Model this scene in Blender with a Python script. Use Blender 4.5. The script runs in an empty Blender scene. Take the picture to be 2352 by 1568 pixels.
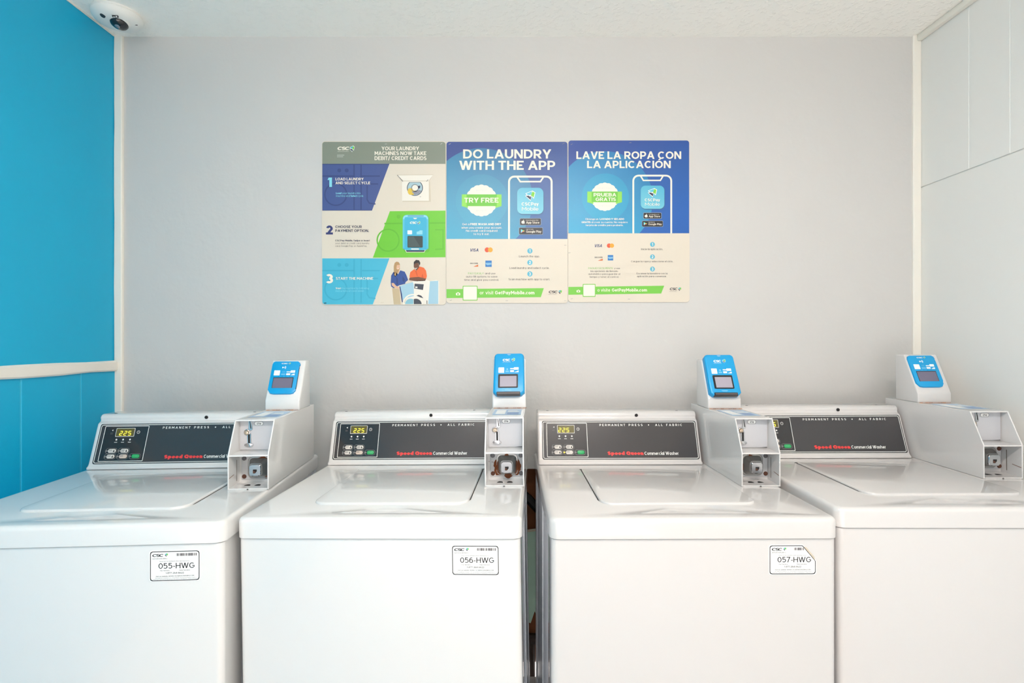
import bpy, bmesh, math, random
from mathutils import Vector, Matrix, Euler

random.seed(7)
SC = bpy.context.scene
COL = SC.collection
R = math.radians

# ------------------------------------------------------------------ camera, world, lights, exposure
CAM_Z = 1.31
WALL_Y, LEFT_X, RIGHT_X, CEIL_Z = 1.97, -1.47, 1.512, 2.44
FRONT_Y = -1.15                       # where the laundry alcove opens to the outside

cam_data = bpy.data.cameras.new('camera')
cam = bpy.data.objects.new('camera', cam_data)
COL.objects.link(cam)
cam.location = (0, 0, CAM_Z)
cam.rotation_euler = (R(90), 0, 0)
cam_data.sensor_width = 36.0
cam_data.lens = 36.0 * 1220 / 2352
cam_data.clip_start = 0.02
SC.camera = cam

world = bpy.data.worlds.new('World')
SC.world = world
world.use_nodes = True
bg = world.node_tree.nodes['Background']
bg.inputs['Color'].default_value = (0.985, 0.985, 1.0, 1)
bg.inputs['Strength'].default_value = 0.88

sun_d = bpy.data.lights.new('sun', 'SUN')
sun_d.energy = 7.0
sun_d.angle = R(2)
sun_d.color = (1.0, 0.955, 0.94)
sun = bpy.data.objects.new('sun', sun_d)
COL.objects.link(sun)
sun.rotation_euler = (R(-10), R(8), 0)     # comes over the roof and lands on the pavement outside

fill_lamp_d = bpy.data.lights.new('fill_lamp_light', 'AREA')  # area light of the added fill lamp
fill_lamp_d.shape = 'RECTANGLE'
fill_lamp_d.size, fill_lamp_d.size_y = 1.1, 0.16
fill_lamp_d.energy = 13
fill_lamp_d.color = (1.0, 0.93, 0.89)
FILL_LAMP_POS = (0.10, 0.10, 2.30)

SC.view_settings.view_transform = 'Standard'
SC.view_settings.look = 'None'
SC.view_settings.exposure = 0.71
SC.view_settings.gamma = 1
SC.view_settings.use_curve_mapping = False
SC.cycles.max_bounces = 12
SC.cycles.diffuse_bounces = 8

# ------------------------------------------------------------------ materials
def lin(c):
    c = c / 255.0
    return c / 12.92 if c <= 0.04045 else ((c + 0.055) / 1.055) ** 2.4

def rgb(t):
    return (lin(t[0]), lin(t[1]), lin(t[2]), 1)

MATS = {}
def mat(name, col, rough=0.5, metal=0.0, coat=0.0, bump=None, emit=0.0, var=None):
    """bump = (kind, scale, strength, distance); var = (scale, amount) slight colour wear"""
    if name in MATS:
        return MATS[name]
    if name.split('_')[0] in ('print', 'ink', 'card', 'poster', 'reader', 'step', 'visa'):
        col = tuple(c * 0.94 for c in col)
    m = bpy.data.materials.new(name)
    m.use_nodes = True
    nt = m.node_tree
    p = nt.nodes['Principled BSDF']
    p.inputs['Base Color'].default_value = rgb(col)
    p.inputs['Roughness'].default_value = rough
    p.inputs['Metallic'].default_value = metal
    if coat:
        p.inputs['Coat Weight'].default_value = coat
        p.inputs['Coat Roughness'].default_value = 0.06
    if emit:
        p.inputs['Emission Color'].default_value = rgb(col)
        p.inputs['Emission Strength'].default_value = emit
    tc = None
    if bump or var:
        tc = nt.nodes.new('ShaderNodeTexCoord')
    if bump:
        kind, sc, st, dist = bump
        tx = nt.nodes.new('ShaderNodeTexNoise')
        tx.inputs['Scale'].default_value = sc
        tx.inputs['Detail'].default_value = 4
        nt.links.new(tc.outputs['Object'], tx.inputs['Vector'])
        src = tx.outputs['Fac']
        if kind == 'splat':
            rp = nt.nodes.new('ShaderNodeValToRGB')
            rp.color_ramp.elements[0].position = 0.52
            rp.color_ramp.elements[1].position = 0.66
            nt.links.new(src, rp.inputs['Fac'])
            src = rp.outputs['Color']
        bp = nt.nodes.new('ShaderNodeBump')
        bp.inputs['Strength'].default_value = st
        bp.inputs['Distance'].default_value = dist
        nt.links.new(src, bp.inputs['Height'])
        nt.links.new(bp.outputs['Normal'], p.inputs['Normal'])
    if var:
        sc, amt = var
        tx = nt.nodes.new('ShaderNodeTexNoise')
        tx.inputs['Scale'].default_value = sc
        tx.inputs['Detail'].default_value = 5
        nt.links.new(tc.outputs['Object'], tx.inputs['Vector'])
        mx = nt.nodes.new('ShaderNodeMix')
        mx.data_type = 'RGBA'
        a = rgb(col)
        mx.inputs[6].default_value = tuple(c * (1 - amt) for c in a[:3]) + (1,)
        mx.inputs[7].default_value = tuple(min(1, c * (1 + amt)) for c in a[:3]) + (1,)
        nt.links.new(tx.outputs['Fac'], mx.inputs[0])
        nt.links.new(mx.outputs[2], p.inputs['Base Color'])
    MATS[name] = m
    return m

def print_gradient(name, stops, axis=(0.6, 0.8), span=(0, 1), rough=0.35):
    """printed colour gradient across a sheet (object coordinates, in metres)"""
    m = bpy.data.materials.new(name)
    m.use_nodes = True
    nt = m.node_tree
    p = nt.nodes['Principled BSDF']
    p.inputs['Roughness'].default_value = rough
    tc = nt.nodes.new('ShaderNodeTexCoord')
    dt = nt.nodes.new('ShaderNodeVectorMath')
    dt.operation = 'DOT_PRODUCT'
    dt.inputs[1].default_value = (axis[0], 0, axis[1])
    mr = nt.nodes.new('ShaderNodeMapRange')
    mr.inputs['From Min'].default_value = span[0]
    mr.inputs['From Max'].default_value = span[1]
    rp = nt.nodes.new('ShaderNodeValToRGB')
    els = rp.color_ramp.elements
    stops = [(q, tuple(c * 0.94 for c in col)) for q, col in stops]
    els[0].position, els[0].color = stops[0][0], rgb(stops[0][1])
    els[1].position, els[1].color = stops[-1][0], rgb(stops[-1][1])
    for s in stops[1:-1]:
        e = els.new(s[0])
        e.color = rgb(s[1])
    nt.links.new(tc.outputs['Object'], dt.inputs[0])
    nt.links.new(dt.outputs['Value'], mr.inputs['Value'])
    nt.links.new(mr.outputs['Result'], rp.inputs['Fac'])
    nt.links.new(rp.outputs['Color'], p.inputs['Base Color'])
    return m

WALLP = mat('grey_wall_paint', (204, 202, 199), 0.55, bump=('n', 8, 0.30, 0.02), var=(2.5, 0.02))
WALLR = mat('grey_panel_paint', (230, 229, 225), 0.5, bump=('n', 30, 0.06, 0.004))
BLUEP = mat('blue_wall_paint', (0, 172, 214), 0.42, bump=('n', 18, 0.06, 0.006), var=(3, 0.03))
CEILP = mat('ceiling_texture', (250, 246, 239), 0.75, bump=('splat', 60, 0.30, 0.010))
TRIMP = mat('trim_paint', (238, 233, 223), 0.45, bump=('n', 25, 0.12, 0.006))
SEAM = mat('seam_line', (120, 110, 98), 0.8)  # dull brown for thin seam and channel lines
FLOORP = mat('concrete_floor', (206, 203, 200), 0.7, bump=('n', 20, 0.2, 0.01), var=(4, 0.06))
ENAM = mat('white_enamel', (222, 222, 221), 0.28, coat=1.0, bump=('n', 4, 0.015, 0.004))
ENAMW = mat('white_enamel_shaded', (211, 208, 206), 0.28, coat=1.0, bump=('n', 4, 0.015, 0.004))  # same enamel; weaker, warmer light on two washers put into the colour
GAPD = mat('dark_gap', (45, 42, 40), 0.8)
SIDEP = mat('grey_side_steel', (238, 241, 245), 0.35)
BLACKP = mat('black_panel_print', (54, 52, 54), 0.22, coat=0.35)
BLACKC = mat('control_black', (36, 34, 36), 0.25, coat=0.3)
WHITEI = mat('white_ink', (236, 236, 232), 0.5)
GREYI = mat('grey_ink', (120, 120, 120), 0.5)
REDI = mat('red_ink', (226, 58, 58), 0.5)
BTN = mat('button_white', (216, 212, 206), 0.4)
BTNT = mat('button_beige', (205, 190, 178), 0.4)
GREENB = mat('button_green', (40, 165, 95), 0.35)
AMBER = mat('display_window', (95, 88, 40), 0.2)
DIGIT = mat('display_digits', (240, 225, 60), 0.4, emit=1.0)
LEDM = mat('indicator_white', (225, 225, 222), 0.4)
CHROME = mat('chrome', (186, 186, 188), 0.12, metal=1.0)
STEELW = mat('worn_steel', (160, 160, 158), 0.3, metal=0.85, var=(40, 0.2))
ZINC = mat('zinc_plate', (196, 198, 200), 0.45, metal=0.1, var=(30, 0.05))
PLATEG = mat('slot_plate_paint', (186, 187, 191), 0.35, var=(10, 0.02))
RUST = mat('rust', (118, 66, 36), 0.9, bump=('n', 120, 0.5, 0.003), var=(60, 0.45))
RUSTL = mat('rust_light', (182, 120, 66), 0.9, var=(60, 0.4))
BOLT = mat('dark_bolt', (98, 98, 100), 0.4, metal=0.6)
BOLTR = mat('rusty_bolt', (92, 58, 44), 0.75, metal=0.2)
HOLE = mat('hole_black', (14, 13, 13), 0.7)
READER = mat('reader_blue', (14, 164, 226), 0.32)
READERD = mat('reader_blue_side', (20, 134, 200), 0.4)
BEZEL = mat('bezel_black', (30, 26, 28), 0.3)
SCREENL = mat('screen_grey', (166, 160, 172), 0.2)
SCREEND = mat('screen_dim', (112, 108, 128), 0.2)
STICK = mat('sticker_white', (240, 240, 238), 0.4)
STICKB = mat('sticker_pale_blue', (160, 188, 214), 0.35)
INKB = mat('black_ink', (28, 24, 26), 0.5)
INKG = mat('dark_grey_ink', (92, 88, 86), 0.5)
CYANP = mat('ink_cyan', (92, 200, 224), 0.4)
LIMEP = mat('ink_lime', (126, 210, 64), 0.4)
NAVYP = mat('ink_navy', (30, 38, 74), 0.4)
TEALP = mat('ink_teal', (64, 186, 196), 0.4)
CREAM = mat('poster_cream', (231, 221, 204), 0.4)
CREAMI = mat('ink_cream_white', (252, 244, 228), 0.4)
WOODB = mat('brown_board', (150, 92, 58), 0.8, bump=('n', 25, 0.3, 0.01), var=(9, 0.35))
GREENBD = mat('green_board', (206, 238, 220), 0.8, var=(8, 0.06))
RUBBER = mat('black_rubber', (22, 20, 20), 0.5)
PLASTW = mat('camera_white_plastic', (232, 231, 226), 0.35)
GLASSD = mat('camera_lens_dark', (24, 22, 26), 0.08, coat=0.6)

# ------------------------------------------------------------------ mesh builder
class MB:
    def __init__(s):
        s.v, s.f, s.m, s.mats = [], [], [], []

    def mi(s, m):
        if m not in s.mats:
            s.mats.append(m)
        return s.mats.index(m)

    def add(s, verts, faces, m):
        o = len(s.v)
        k = s.mi(m)
        s.v += [tuple(v) for v in verts]
        for f in faces:
            s.f.append([i + o for i in f])
            s.m.append(k)

    def bm(s, b, m, M=None):
        b.verts.ensure_lookup_table()
        b.verts.index_update()
        s.add([(M @ v.co) if M else v.co.copy() for v in b.verts], [[v.index for v in f.verts] for f in b.faces], m)
        b.free()

    def box(s, a, c, m, bev=0.0, seg=2, M=None):
        b = bmesh.new()
        bmesh.ops.create_cube(b, size=1)
        for v in b.verts:
            v.co = Vector([a[i] + (v.co[i] + 0.5) * (c[i] - a[i]) for i in range(3)])
        if bev:
            bmesh.ops.bevel(b, geom=b.edges[:], offset=bev, segments=seg, profile=0.5, affect='EDGES')
        s.bm(b, m, M)

    def prism(s, prof, x0, x1, m, bev=0.0, seg=2, M=None):
        """profile in (y, z), run along x"""
        b = bmesh.new()
        n = len(prof)
        A = [b.verts.new((x0, p[0], p[1])) for p in prof]
        B = [b.verts.new((x1, p[0], p[1])) for p in prof]
        b.faces.new(A)
        b.faces.new(B[::-1])
        for i in range(n):
            j = (i + 1) % n
            b.faces.new((A[i], B[i], B[j], A[j]))
        bmesh.ops.recalc_face_normals(b, faces=b.faces[:])
        if bev:
            es = [e for e in b.edges if len(e.link_faces) == 2 and e.calc_face_angle(0) > R(25)]
            bmesh.ops.bevel(b, geom=es, offset=bev, segments=seg, profile=0.5, affect='EDGES')
        s.bm(b, m, M)

    def rings(s, rings, m, cap0=True, cap1=True):
        n = len(rings[0])
        vs = [p for r in rings for p in r]
        fs = []
        for k in range(len(rings) - 1):
            for i in range(n):
                j = (i + 1) % n
                fs.append((k * n + i, k * n + j, (k + 1) * n + j, (k + 1) * n + i))
        if cap0:
            fs.append(tuple(range(n))[::-1])
        if cap1:
            fs.append(tuple((len(rings) - 1) * n + i for i in range(n)))
        s.add(vs, fs, m)

    def lathe(s, prof, m, M=None, n=32):
        """profile in (r, z) revolved about z"""
        rs = []
        for r, z in prof:
            rs.append([Vector((r * math.cos(2 * math.pi * i / n), r * math.sin(2 * math.pi * i / n), z)) for i in range(n)])
        if M:
            rs = [[M @ p for p in r] for r in rs]
        s.rings(rs, m)

    def tube(s, pts, r, m, n=10):
        pts = [Vector(p) for p in pts]
        rs = []
        for i, p in enumerate(pts):
            d = (pts[min(i + 1, len(pts) - 1)] - pts[max(i - 1, 0)]).normalized()
            a = d.orthogonal().normalized() if i == 0 else (a - d * a.dot(d)).normalized()
            b = d.cross(a)
            rs.append([p + (a * math.cos(2 * math.pi * k / n) + b * math.sin(2 * math.pi * k / n)) * r for k in range(n)])
        s.rings(rs, m)

    # flat printing on a Frame
    def poly(s, F, pts, m, d=0.0):
        ar = sum(pts[i][0] * pts[(i + 1) % len(pts)][1] - pts[(i + 1) % len(pts)][0] * pts[i][1] for i in range(len(pts)))
        ar *= F.hand
        if ar < 0:
            pts = pts[::-1]
        s.add([F.p(u, v, d) for u, v in pts], [tuple(range(len(pts)))], m)

    def slab(s, F, pts, m, d0, d1, bev=0.0, seg=2):
        ar = sum(pts[i][0] * pts[(i + 1) % len(pts)][1] - pts[(i + 1) % len(pts)][0] * pts[i][1] for i in range(len(pts))) * F.hand
        if ar < 0:
            pts = pts[::-1]
        b = bmesh.new()
        n = len(pts)
        A = [b.verts.new(F.p(u, v, d0)) for u, v in pts]
        B = [b.verts.new(F.p(u, v, d1)) for u, v in pts]
        b.faces.new(A[::-1])
        top = b.faces.new(B)
        for i in range(n):
            j = (i + 1) % n
            b.faces.new((A[i], A[j], B[j], B[i]))
        if bev:
            bmesh.ops.bevel(b, geom=list(top.edges), offset=bev, segments=seg, profile=0.5, affect='EDGES')
        s.bm(b, m)

    def stroke(s, F, pts, w, m, d=0.0, closed=True):
        n = len(pts)
        L, Rr = [], []
        for i in range(n):
            p = Vector(pts[i])
            a = Vector(pts[i - 1]) if (closed or i > 0) else p
            c = Vector(pts[(i + 1) % n]) if (closed or i < n - 1) else p
            d1 = (p - a).normalized() if (p - a).length > 1e-9 else (c - p).normalized()
            d2 = (c - p).normalized() if (c - p).length > 1e-9 else d1
            t = (d1 + d2).normalized()
            nn = Vector((-t.y, t.x))
            k = 1 / max(0.5, nn.dot(Vector((-d1.y, d1.x))))
            L.append(p + nn * w / 2 * k)
            Rr.append(p - nn * w / 2 * k)
        for i in range(n if closed else n - 1):
            j = (i + 1) % n
            q = [L[i], Rr[i], Rr[j], L[j]]
            s.poly(F, [tuple(x) for x in q], m, d)

    def text(s, F, txt, x0, x1, yb, ch, m, d=0.0, bold=0.0, shear=0.0, space=1.0, rot=False):
        """lettering whose ink runs from x0 to x1, baseline yb, capital height ch (frame units, signed by the frame)"""
        vs, fs = glyphs(txt, bold, space)
        if not vs:
            return
        a = min(v[0] for v in vs)
        b = max(v[0] for v in vs)
        sx = (x1 - x0) / max(1e-6, b - a)
        sy = ch / CAPH
        out = []
        for v in vs:
            u, w = (v[0] - a) * sx, v[1] * sy
            u += shear * w
            if rot:
                out.append(F.p(yb - w, x0 + u, d + v[2] * 1.5e-5))
            else:
                out.append(F.p(x0 + u, yb + w, d + v[2] * 1.5e-5))
        flip = (sx * sy * F.hand) < 0
        s.add(out, [f[::-1] if flip else f for f in fs], m)

    def build(s, name, parent=None, sharp=35, loc=None):
        me = bpy.data.meshes.new(name)
        me.from_pydata(s.v, [], s.f)
        for m in s.mats:
            me.materials.append(m)
        me.polygons.foreach_set('material_index', s.m)
        me.polygons.foreach_set('use_smooth', [True] * len(s.f))
        me.set_sharp_from_angle(angle=R(sharp))
        me.update()
        o = bpy.data.objects.new(name, me)
        COL.objects.link(o)
        if parent:
            o.parent = parent
        if loc:
            o.location = loc
        return o

class Frame:
    def __init__(s, O, ux, uy, k=1.0):
        s.O, s.ux, s.uy = Vector(O), Vector(ux), Vector(uy)
        s.n = s.ux.cross(s.uy).normalized()
        s.hand = 1
        s.k = k
    def p(s, u, v, d=0.0):
        return s.O + s.ux * u + s.uy * v + s.n * d

# ------------------------------------------------------------------ lettering: a monoline sans drawn with strokes
CAPH = 1.0
XH = 0.73
def _arc(cx, cy, rx, ry, a0, a1):
    return ('a', cx, cy, rx, ry, a0, a1)
_STEM = ('l', 0, 0, 0, 1)
GLY = {
 'A': (.84, 1, [('d', 0, 0, .5, 1), ('d', 1, 0, .5, 1), ('l', .2, .27, .8, .27)]),
 'B': (.68, 1, [_STEM, ('l', 0, 1, .6, 1), ('l', 0, .53, .62, .53), ('l', 0, 0, .62, 0), _arc(.6, .765, .36, .235, -90, 90), _arc(.62, .265, .38, .265, -90, 90)]),
 'C': (.78, 1, [_arc(.53, .5, .53, .5, 45, 315)]),
 'D': (.78, 1, [_STEM, ('l', 0, 1, .45, 1), ('l', 0, 0, .45, 0), _arc(.45, .5, .55, .5, -90, 90)]),
 'E': (.60, 1, [_STEM, ('l', 0, 1, 1, 1), ('l', 0, .51, .9, .51), ('l', 0, 0, 1, 0)]),
 'F': (.58, 1, [_STEM, ('l', 0, 1, 1, 1), ('l', 0, .48, .9, .48)]),
 'G': (.82, 1, [_arc(.52, .5, .52, .5, 45, 318), ('l', .55, .46, 1, .46), ('l', 1, .16, 1, .46)]),
 'H': (.74, 1, [_STEM, ('l', 1, 0, 1, 1), ('l', 0, .51, 1, .51)]),
 'I': (.0, 1, [_STEM]),
 'J': (.52, 1, [('l', 1, .3, 1, 1), _arc(.5, .3, .5, .3, 190, 360)]),
 'K': (.74, 1, [_STEM, ('d', .0, .32, .96, 1), ('d', 1, 0, .36, .60)]),
 'L': (.56, 1, [_STEM, ('l', 0, 0, 1, 0)]),
 'M': (.88, 1, [_STEM, ('l', 1, 0, 1, 1), ('d', 0, 1, .5, .3), ('d', 1, 1, .5, .3)]),
 'N': (.76, 1, [_STEM, ('l', 1, 0, 1, 1), ('d', 0, 1, 1, 0)]),
 'O': (.88, 1, [_arc(.5, .5, .5, .5, 0, 360)]),
 'P': (.66, 1, [_STEM, ('l', 0, 1, .55, 1), ('l', 0, .38, .55, .38), _arc(.55, .69, .45, .31, -90, 90)]),
 'Q': (.88, 1, [_arc(.5, .5, .5, .5, 0, 360), ('d', .95, 0, .6, .3)]),
 'R': (.70, 1, [_STEM, ('l', 0, 1, .55, 1), ('l', 0, .40, .55, .40), _arc(.55, .70, .42, .30, -90, 90), ('d', 1, 0, .5, .42)]),
 'S': (.64, 1, [_arc(.5, .755, .47, .245, 30, 270), _arc(.5, .255, .5, .255, 90, -150)]),
 'T': (.66, 1, [('l', 0, 1, 1, 1), ('l', .5, 0, .5, 1)]),
 'U': (.74, 1, [('l', 0, .35, 0, 1), ('l', 1, .35, 1, 1), _arc(.5, .37, .5, .37, 180, 360)]),
 'V': (.80, 1, [('d', 0, 1, .5, 0), ('d', 1, 1, .5, 0)]),
 'W': (1.16, 1, [('d', 0, 1, .26, 0), ('d', .26, 0, .5, 1), ('d', .74, 0, .5, 1), ('d', 1, 1, .74, 0)]),
 'X': (.74, 1, [('d', 0, 0, 1, 1), ('d', 1, 0, 0, 1)]),
 'Y': (.76, 1, [('d', 0, 1, .5, .38), ('d', 1, 1, .5, .38), ('l', .5, 0, .5, .42)]),
 'Z': (.66, 1, [('l', 0, 1, 1, 1), ('l', 0, 0, 1, 0), ('d', 0, 0, 1, 1)]),
 '0': (.66, 1, [_arc(.5, .5, .5, .5, 0, 360)]),
 '1': (.36, 1, [('l', .85, 0, .85, 1), ('d', 0, .74, .6, 1)]),
 '2': (.62, 1, [_arc(.5, .70, .47, .30, 165, -30), ('d', .06, .02, .90, .58), ('l', 0, 0, 1, 0)]),
 '3': (.62, 1, [_arc(.47, .755, .47, .245, 145, -90), _arc(.47, .265, .53, .265, 90, -145)]),
 '4': (.70, 1, [('l', .75, 0, .75, 1), ('l', 0, .25, 1, .25), ('d', .02, .25, .70, 1)]),
 '5': (.64, 1, [('l', .12, 1, .92, 1), ('l', .12, .5, .12, 1), _arc(.45, .32, .55, .32, 128, -140)]),
 '6': (.66, 1, [_arc(.5, .31, .5, .31, 0, 360), _arc(.62, .40, .62, .60, 70, 185)]),
 '7': (.62, 1, [('l', 0, 1, 1, 1), ('d', .25, 0, .97, 1)]),
 '8': (.66, 1, [_arc(.5, .76, .43, .24, 0, 360), _arc(.5, .265, .5, .265, 0, 360)]),
 '9': (.66, 1, [_arc(.5, .69, .5, .31, 0, 360), _arc(.38, .60, .62, .60, -110, 5)]),
 'a': (.58, XH, [_arc(.48, .5, .48, .5, 0, 360), ('l', 1, 0, 1, 1)]),
 'b': (.60, XH, [_arc(.52, .5, .48, .5, 0, 360), ('v', 0, 0, 1)]),
 'c': (.54, XH, [_arc(.54, .5, .54, .5, 45, 315)]),
 'd': (.60, XH, [_arc(.48, .5, .48, .5, 0, 360), ('v', 1, 0, 1)]),
 'e': (.58, XH, [_arc(.5, .5, .5, .5, 0, 318), ('l', 0, .5, 1, .5)]),
 'f': (.34, XH, [('v', .35, 0, .86), ('l', 0, 1, .95, 1), ('h', .42, .9, .93)]),
 'g': (.60, XH, [_arc(.48, .5, .48, .5, 0, 360), ('v', 1, -.06, XH), _arc(.48, -.08, .52, .26, 200, 360)]),
 'h': (.56, XH, [('v', 0, 0, 1), _arc(.5, .55, .5, .45, 0, 180), ('l', 1, 0, 1, .55)]),
 'i': (.0, XH, [_STEM, ('dot', 0, .93)]),
 'j': (.2, XH, [('v', .8, -.2, XH), ('dot', .8, .93)]),
 'k': (.56, XH, [('v', 0, 0, 1), ('d', 0, .25, .95, XH), ('d', 1, 0, .35, .45)]),
 'l': (.0, XH, [('v', 0, 0, 1)]),
 'm': (.90, XH, [_STEM, _arc(.25, .6, .25, .40, 0, 180), ('l', .5, 0, .5, .6), _arc(.75, .6, .25, .40, 0, 180), ('l', 1, 0, 1, .6)]),
 'n': (.56, XH, [_STEM, _arc(.5, .55, .5, .45, 0, 180), ('l', 1, 0, 1, .55)]),
 'o': (.60, XH, [_arc(.5, .5, .5, .5, 0, 360)]),
 'p': (.60, XH, [_arc(.52, .5, .48, .5, 0, 360), ('v', 0, -.24, XH)]),
 'q': (.60, XH, [_arc(.48, .5, .48, .5, 0, 360), ('v', 1, -.24, XH)]),
 'r': (.36, XH, [_STEM, _arc(.75, .5, .75, .5, 80, 175)]),
 's': (.48, XH, [_arc(.5, .755, .47, .245, 25, 270), _arc(.5, .255, .5, .255, 90, -155)]),
 't': (.34, XH, [('v', .38, 0, .92), ('l', 0, 1, .95, 1), ('l', .4, 0, .9, 0)]),
 'u': (.56, XH, [('l', 0, .45, 0, 1), ('l', 1, 0, 1, 1), _arc(.5, .45, .5, .45, 180, 360)]),
 'v': (.58, XH, [('d', 0, XH, .5, 0), ('d', 1, XH, .5, 0)]),
 'w': (.88, XH, [('d', 0, XH, .26, 0), ('d', .26, 0, .5, XH), ('d', .74, 0, .5, XH), ('d', 1, XH, .74, 0)]),
 'x': (.56, XH, [('d', 0, 0, 1, XH), ('d', 1, 0, 0, XH)]),
 'y': (.58, XH, [('d', 0, XH, .5, 0), ('d', .2, -.24, 1, XH)]),
 'z': (.52, XH, [('l', 0, 1, 1, 1), ('l', 0, 0, 1, 0), ('d', 0, 0, 1, XH)]),
 '.': (.0, 1, [('dot', 0, 'b')]),
 ',': (.06, 1, [('d', 0, -.14, .9, .14)]),
 ':': (.0, 1, [('dot', 0, 'b'), ('dot', 0, .55)]),
 '-': (.34, 1, [('h', 0, 1, .38)]),
 '/': (.42, 1, [('d', 0, -.08, 1, 1.04)]),
}
for _c, _b, _h in (('Ó', 'O', 1.0), ('Á', 'A', 1.0), ('í', 'i', XH), ('ó', 'o', XH), ('á', 'a', XH), ('é', 'e', XH), ('ú', 'u', XH)):
    _w, _H, _p = GLY[_b]
    _p = [q for q in _p if q[0] != 'dot']
    _k = .5 if _w else 0
    GLY[_c] = (_w, _H, _p + [('acc', _k, _h)])
GLY['¢'] = (.54, XH, GLY['c'][2] + [('v', .54, -.16, XH + .16)])

_G = {}
def glyphs(txt, bold=0.0, space=1.0):
    key = (txt, bold, space)
    if key in _G:
        return _G[key]
    t = 0.095 + bold * 2.9
    V, Fc = [], []
    kk = [0]
    def quad(ps):
        ar = sum(ps[i][0] * ps[(i + 1) % len(ps)][1] - ps[(i + 1) % len(ps)][0] * ps[i][1] for i in range(len(ps)))
        if ar < 0:
            ps = ps[::-1]
        o = len(V)
        V.extend([(q[0], q[1], kk[0] % 6) for q in ps])
        Fc.append(tuple(range(o, o + len(ps))))
    x = 0.0
    for ch in txt:
        if ch == ' ':
            x += 0.30 * space
            continue
        w0, H, pr = GLY.get(ch, GLY['-'])
        w = max(w0, t) if w0 > 0.0 else t
        if w0:
            w = w0 + max(0.0, (t - .12)) * .55
        def X(f): return x + t / 2 + f * (w - t)
        def Y(f): return t / 2 + f * (H - t)
        for p in pr:
            kk[0] += 1
            if p[0] == 'l':
                xa, ya, xb, yb = X(p[1]), Y(p[2]), X(p[3]), Y(p[4])
                if p[1] == p[3]:
                    lo, hi = min(ya, yb), max(ya, yb)
                    lo -= t / 2 if min(p[2], p[4]) == 0 else 0
                    hi += t / 2 if max(p[2], p[4]) == 1 else 0
                    quad([(xa - t / 2, lo), (xa + t / 2, lo), (xa + t / 2, hi), (xa - t / 2, hi)])
                else:
                    e = t / 2
                    quad([(xa - (e if p[1] == 0 else 0), ya - e * .94), (xb + (e if p[3] == 1 else 0), ya - e * .94), (xb + (e if p[3] == 1 else 0), ya + e * .94), (xa - (e if p[1] == 0 else 0), ya + e * .94)])
            elif p[0] == 'v':
                quad([(X(p[1]) - t / 2, p[2]), (X(p[1]) + t / 2, p[2]), (X(p[1]) + t / 2, p[3]), (X(p[1]) - t / 2, p[3])])
            elif p[0] == 'h':
                quad([(X(p[1]) - t * .2, p[3] - t * .47), (X(p[2]) + t * .2, p[3] - t * .47), (X(p[2]) + t * .2, p[3] + t * .47), (X(p[1]) - t * .2, p[3] + t * .47)])
            elif p[0] == 'd':
                xa, ya, xb, yb = X(p[1]), p[2], X(p[3]), p[4]
                if abs(xb - xa) < abs(yb - ya) * 2.2:
                    hw = t / 2 * min(1.25, math.hypot(xb - xa, yb - ya) / max(1e-6, abs(yb - ya)))
                    quad([(xa - hw, ya), (xa + hw, ya), (xb + hw, yb), (xb - hw, yb)])
                else:
                    hv = t / 2
                    quad([(xa, ya - hv), (xb, yb - hv), (xb, yb + hv), (xa, ya + hv)])
            elif p[0] == 'a':
                cx, cy, rx, ry = X(p[1]), Y(p[2]), p[3] * (w - t), p[4] * (H - t)
                n = max(4, int(abs(p[6] - p[5]) / 18))
                last = None
                for i in range(n + 1):
                    a = R(p[5] + (p[6] - p[5]) * i / n)
                    c_, s_ = math.cos(a), math.sin(a)
                    q = ((cx + (rx - t / 2) * c_, cy + (ry - t * .47) * s_), (cx + (rx + t / 2) * c_, cy + (ry + t * .47) * s_))
                    if last:
                        quad([last[0], last[1], q[1], q[0]])
                    last = q
            elif p[0] == 'dot':
                yy = t / 2 if p[2] == 'b' else p[2]
                r = t * .58
                quad([(X(p[1]) - r, yy - r), (X(p[1]) + r, yy - r), (X(p[1]) + r, yy + r), (X(p[1]) - r, yy + r)])
            elif p[0] == 'acc':
                cx, y0 = X(p[1]), p[2] + .07
                quad([(cx - t * .55, y0), (cx + t * .45, y0), (cx + t * 1.3, y0 + .20), (cx + t * .1, y0 + .20)])
        x += w + (0.115 - t * .12) * space + (.25 * (space - 1))
    _G[key] = (V, Fc)
    return _G[key]

def rrect(x0, y0, x1, y1, r, n=5):
    """rounded rectangle, counter-clockwise when x0<x1, y0<y1; r may be a 4-list (bl, br, tr, tl)"""
    rr = r if isinstance(r, (list, tuple)) else [r] * 4
    out = []
    sx, sy = (1 if x1 > x0 else -1), (1 if y1 > y0 else -1)
    for (cx, cy, a0, q) in ((x0 + sx * rr[0], y0 + sy * rr[0], 180, rr[0]), (x1 - sx * rr[1], y0 + sy * rr[1], 270, rr[1]),
                            (x1 - sx * rr[2], y1 - sy * rr[2], 0, rr[2]), (x0 + sx * rr[3], y1 - sy * rr[3], 90, rr[3])):
        if q <= 0:
            out.append((cx, cy))
            continue
        for i in range(n + 1):
            a = R(a0 + 90 * i / n)
            out.append((cx + sx * q * math.cos(a), cy + sy * q * math.sin(a)))
    return out

def circ(cx, cy, r, n=40, ry=None):
    ry = r if ry is None else ry
    return [(cx + r * math.cos(2 * math.pi * i / n), cy + ry * math.sin(2 * math.pi * i / n)) for i in range(n)]

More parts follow.
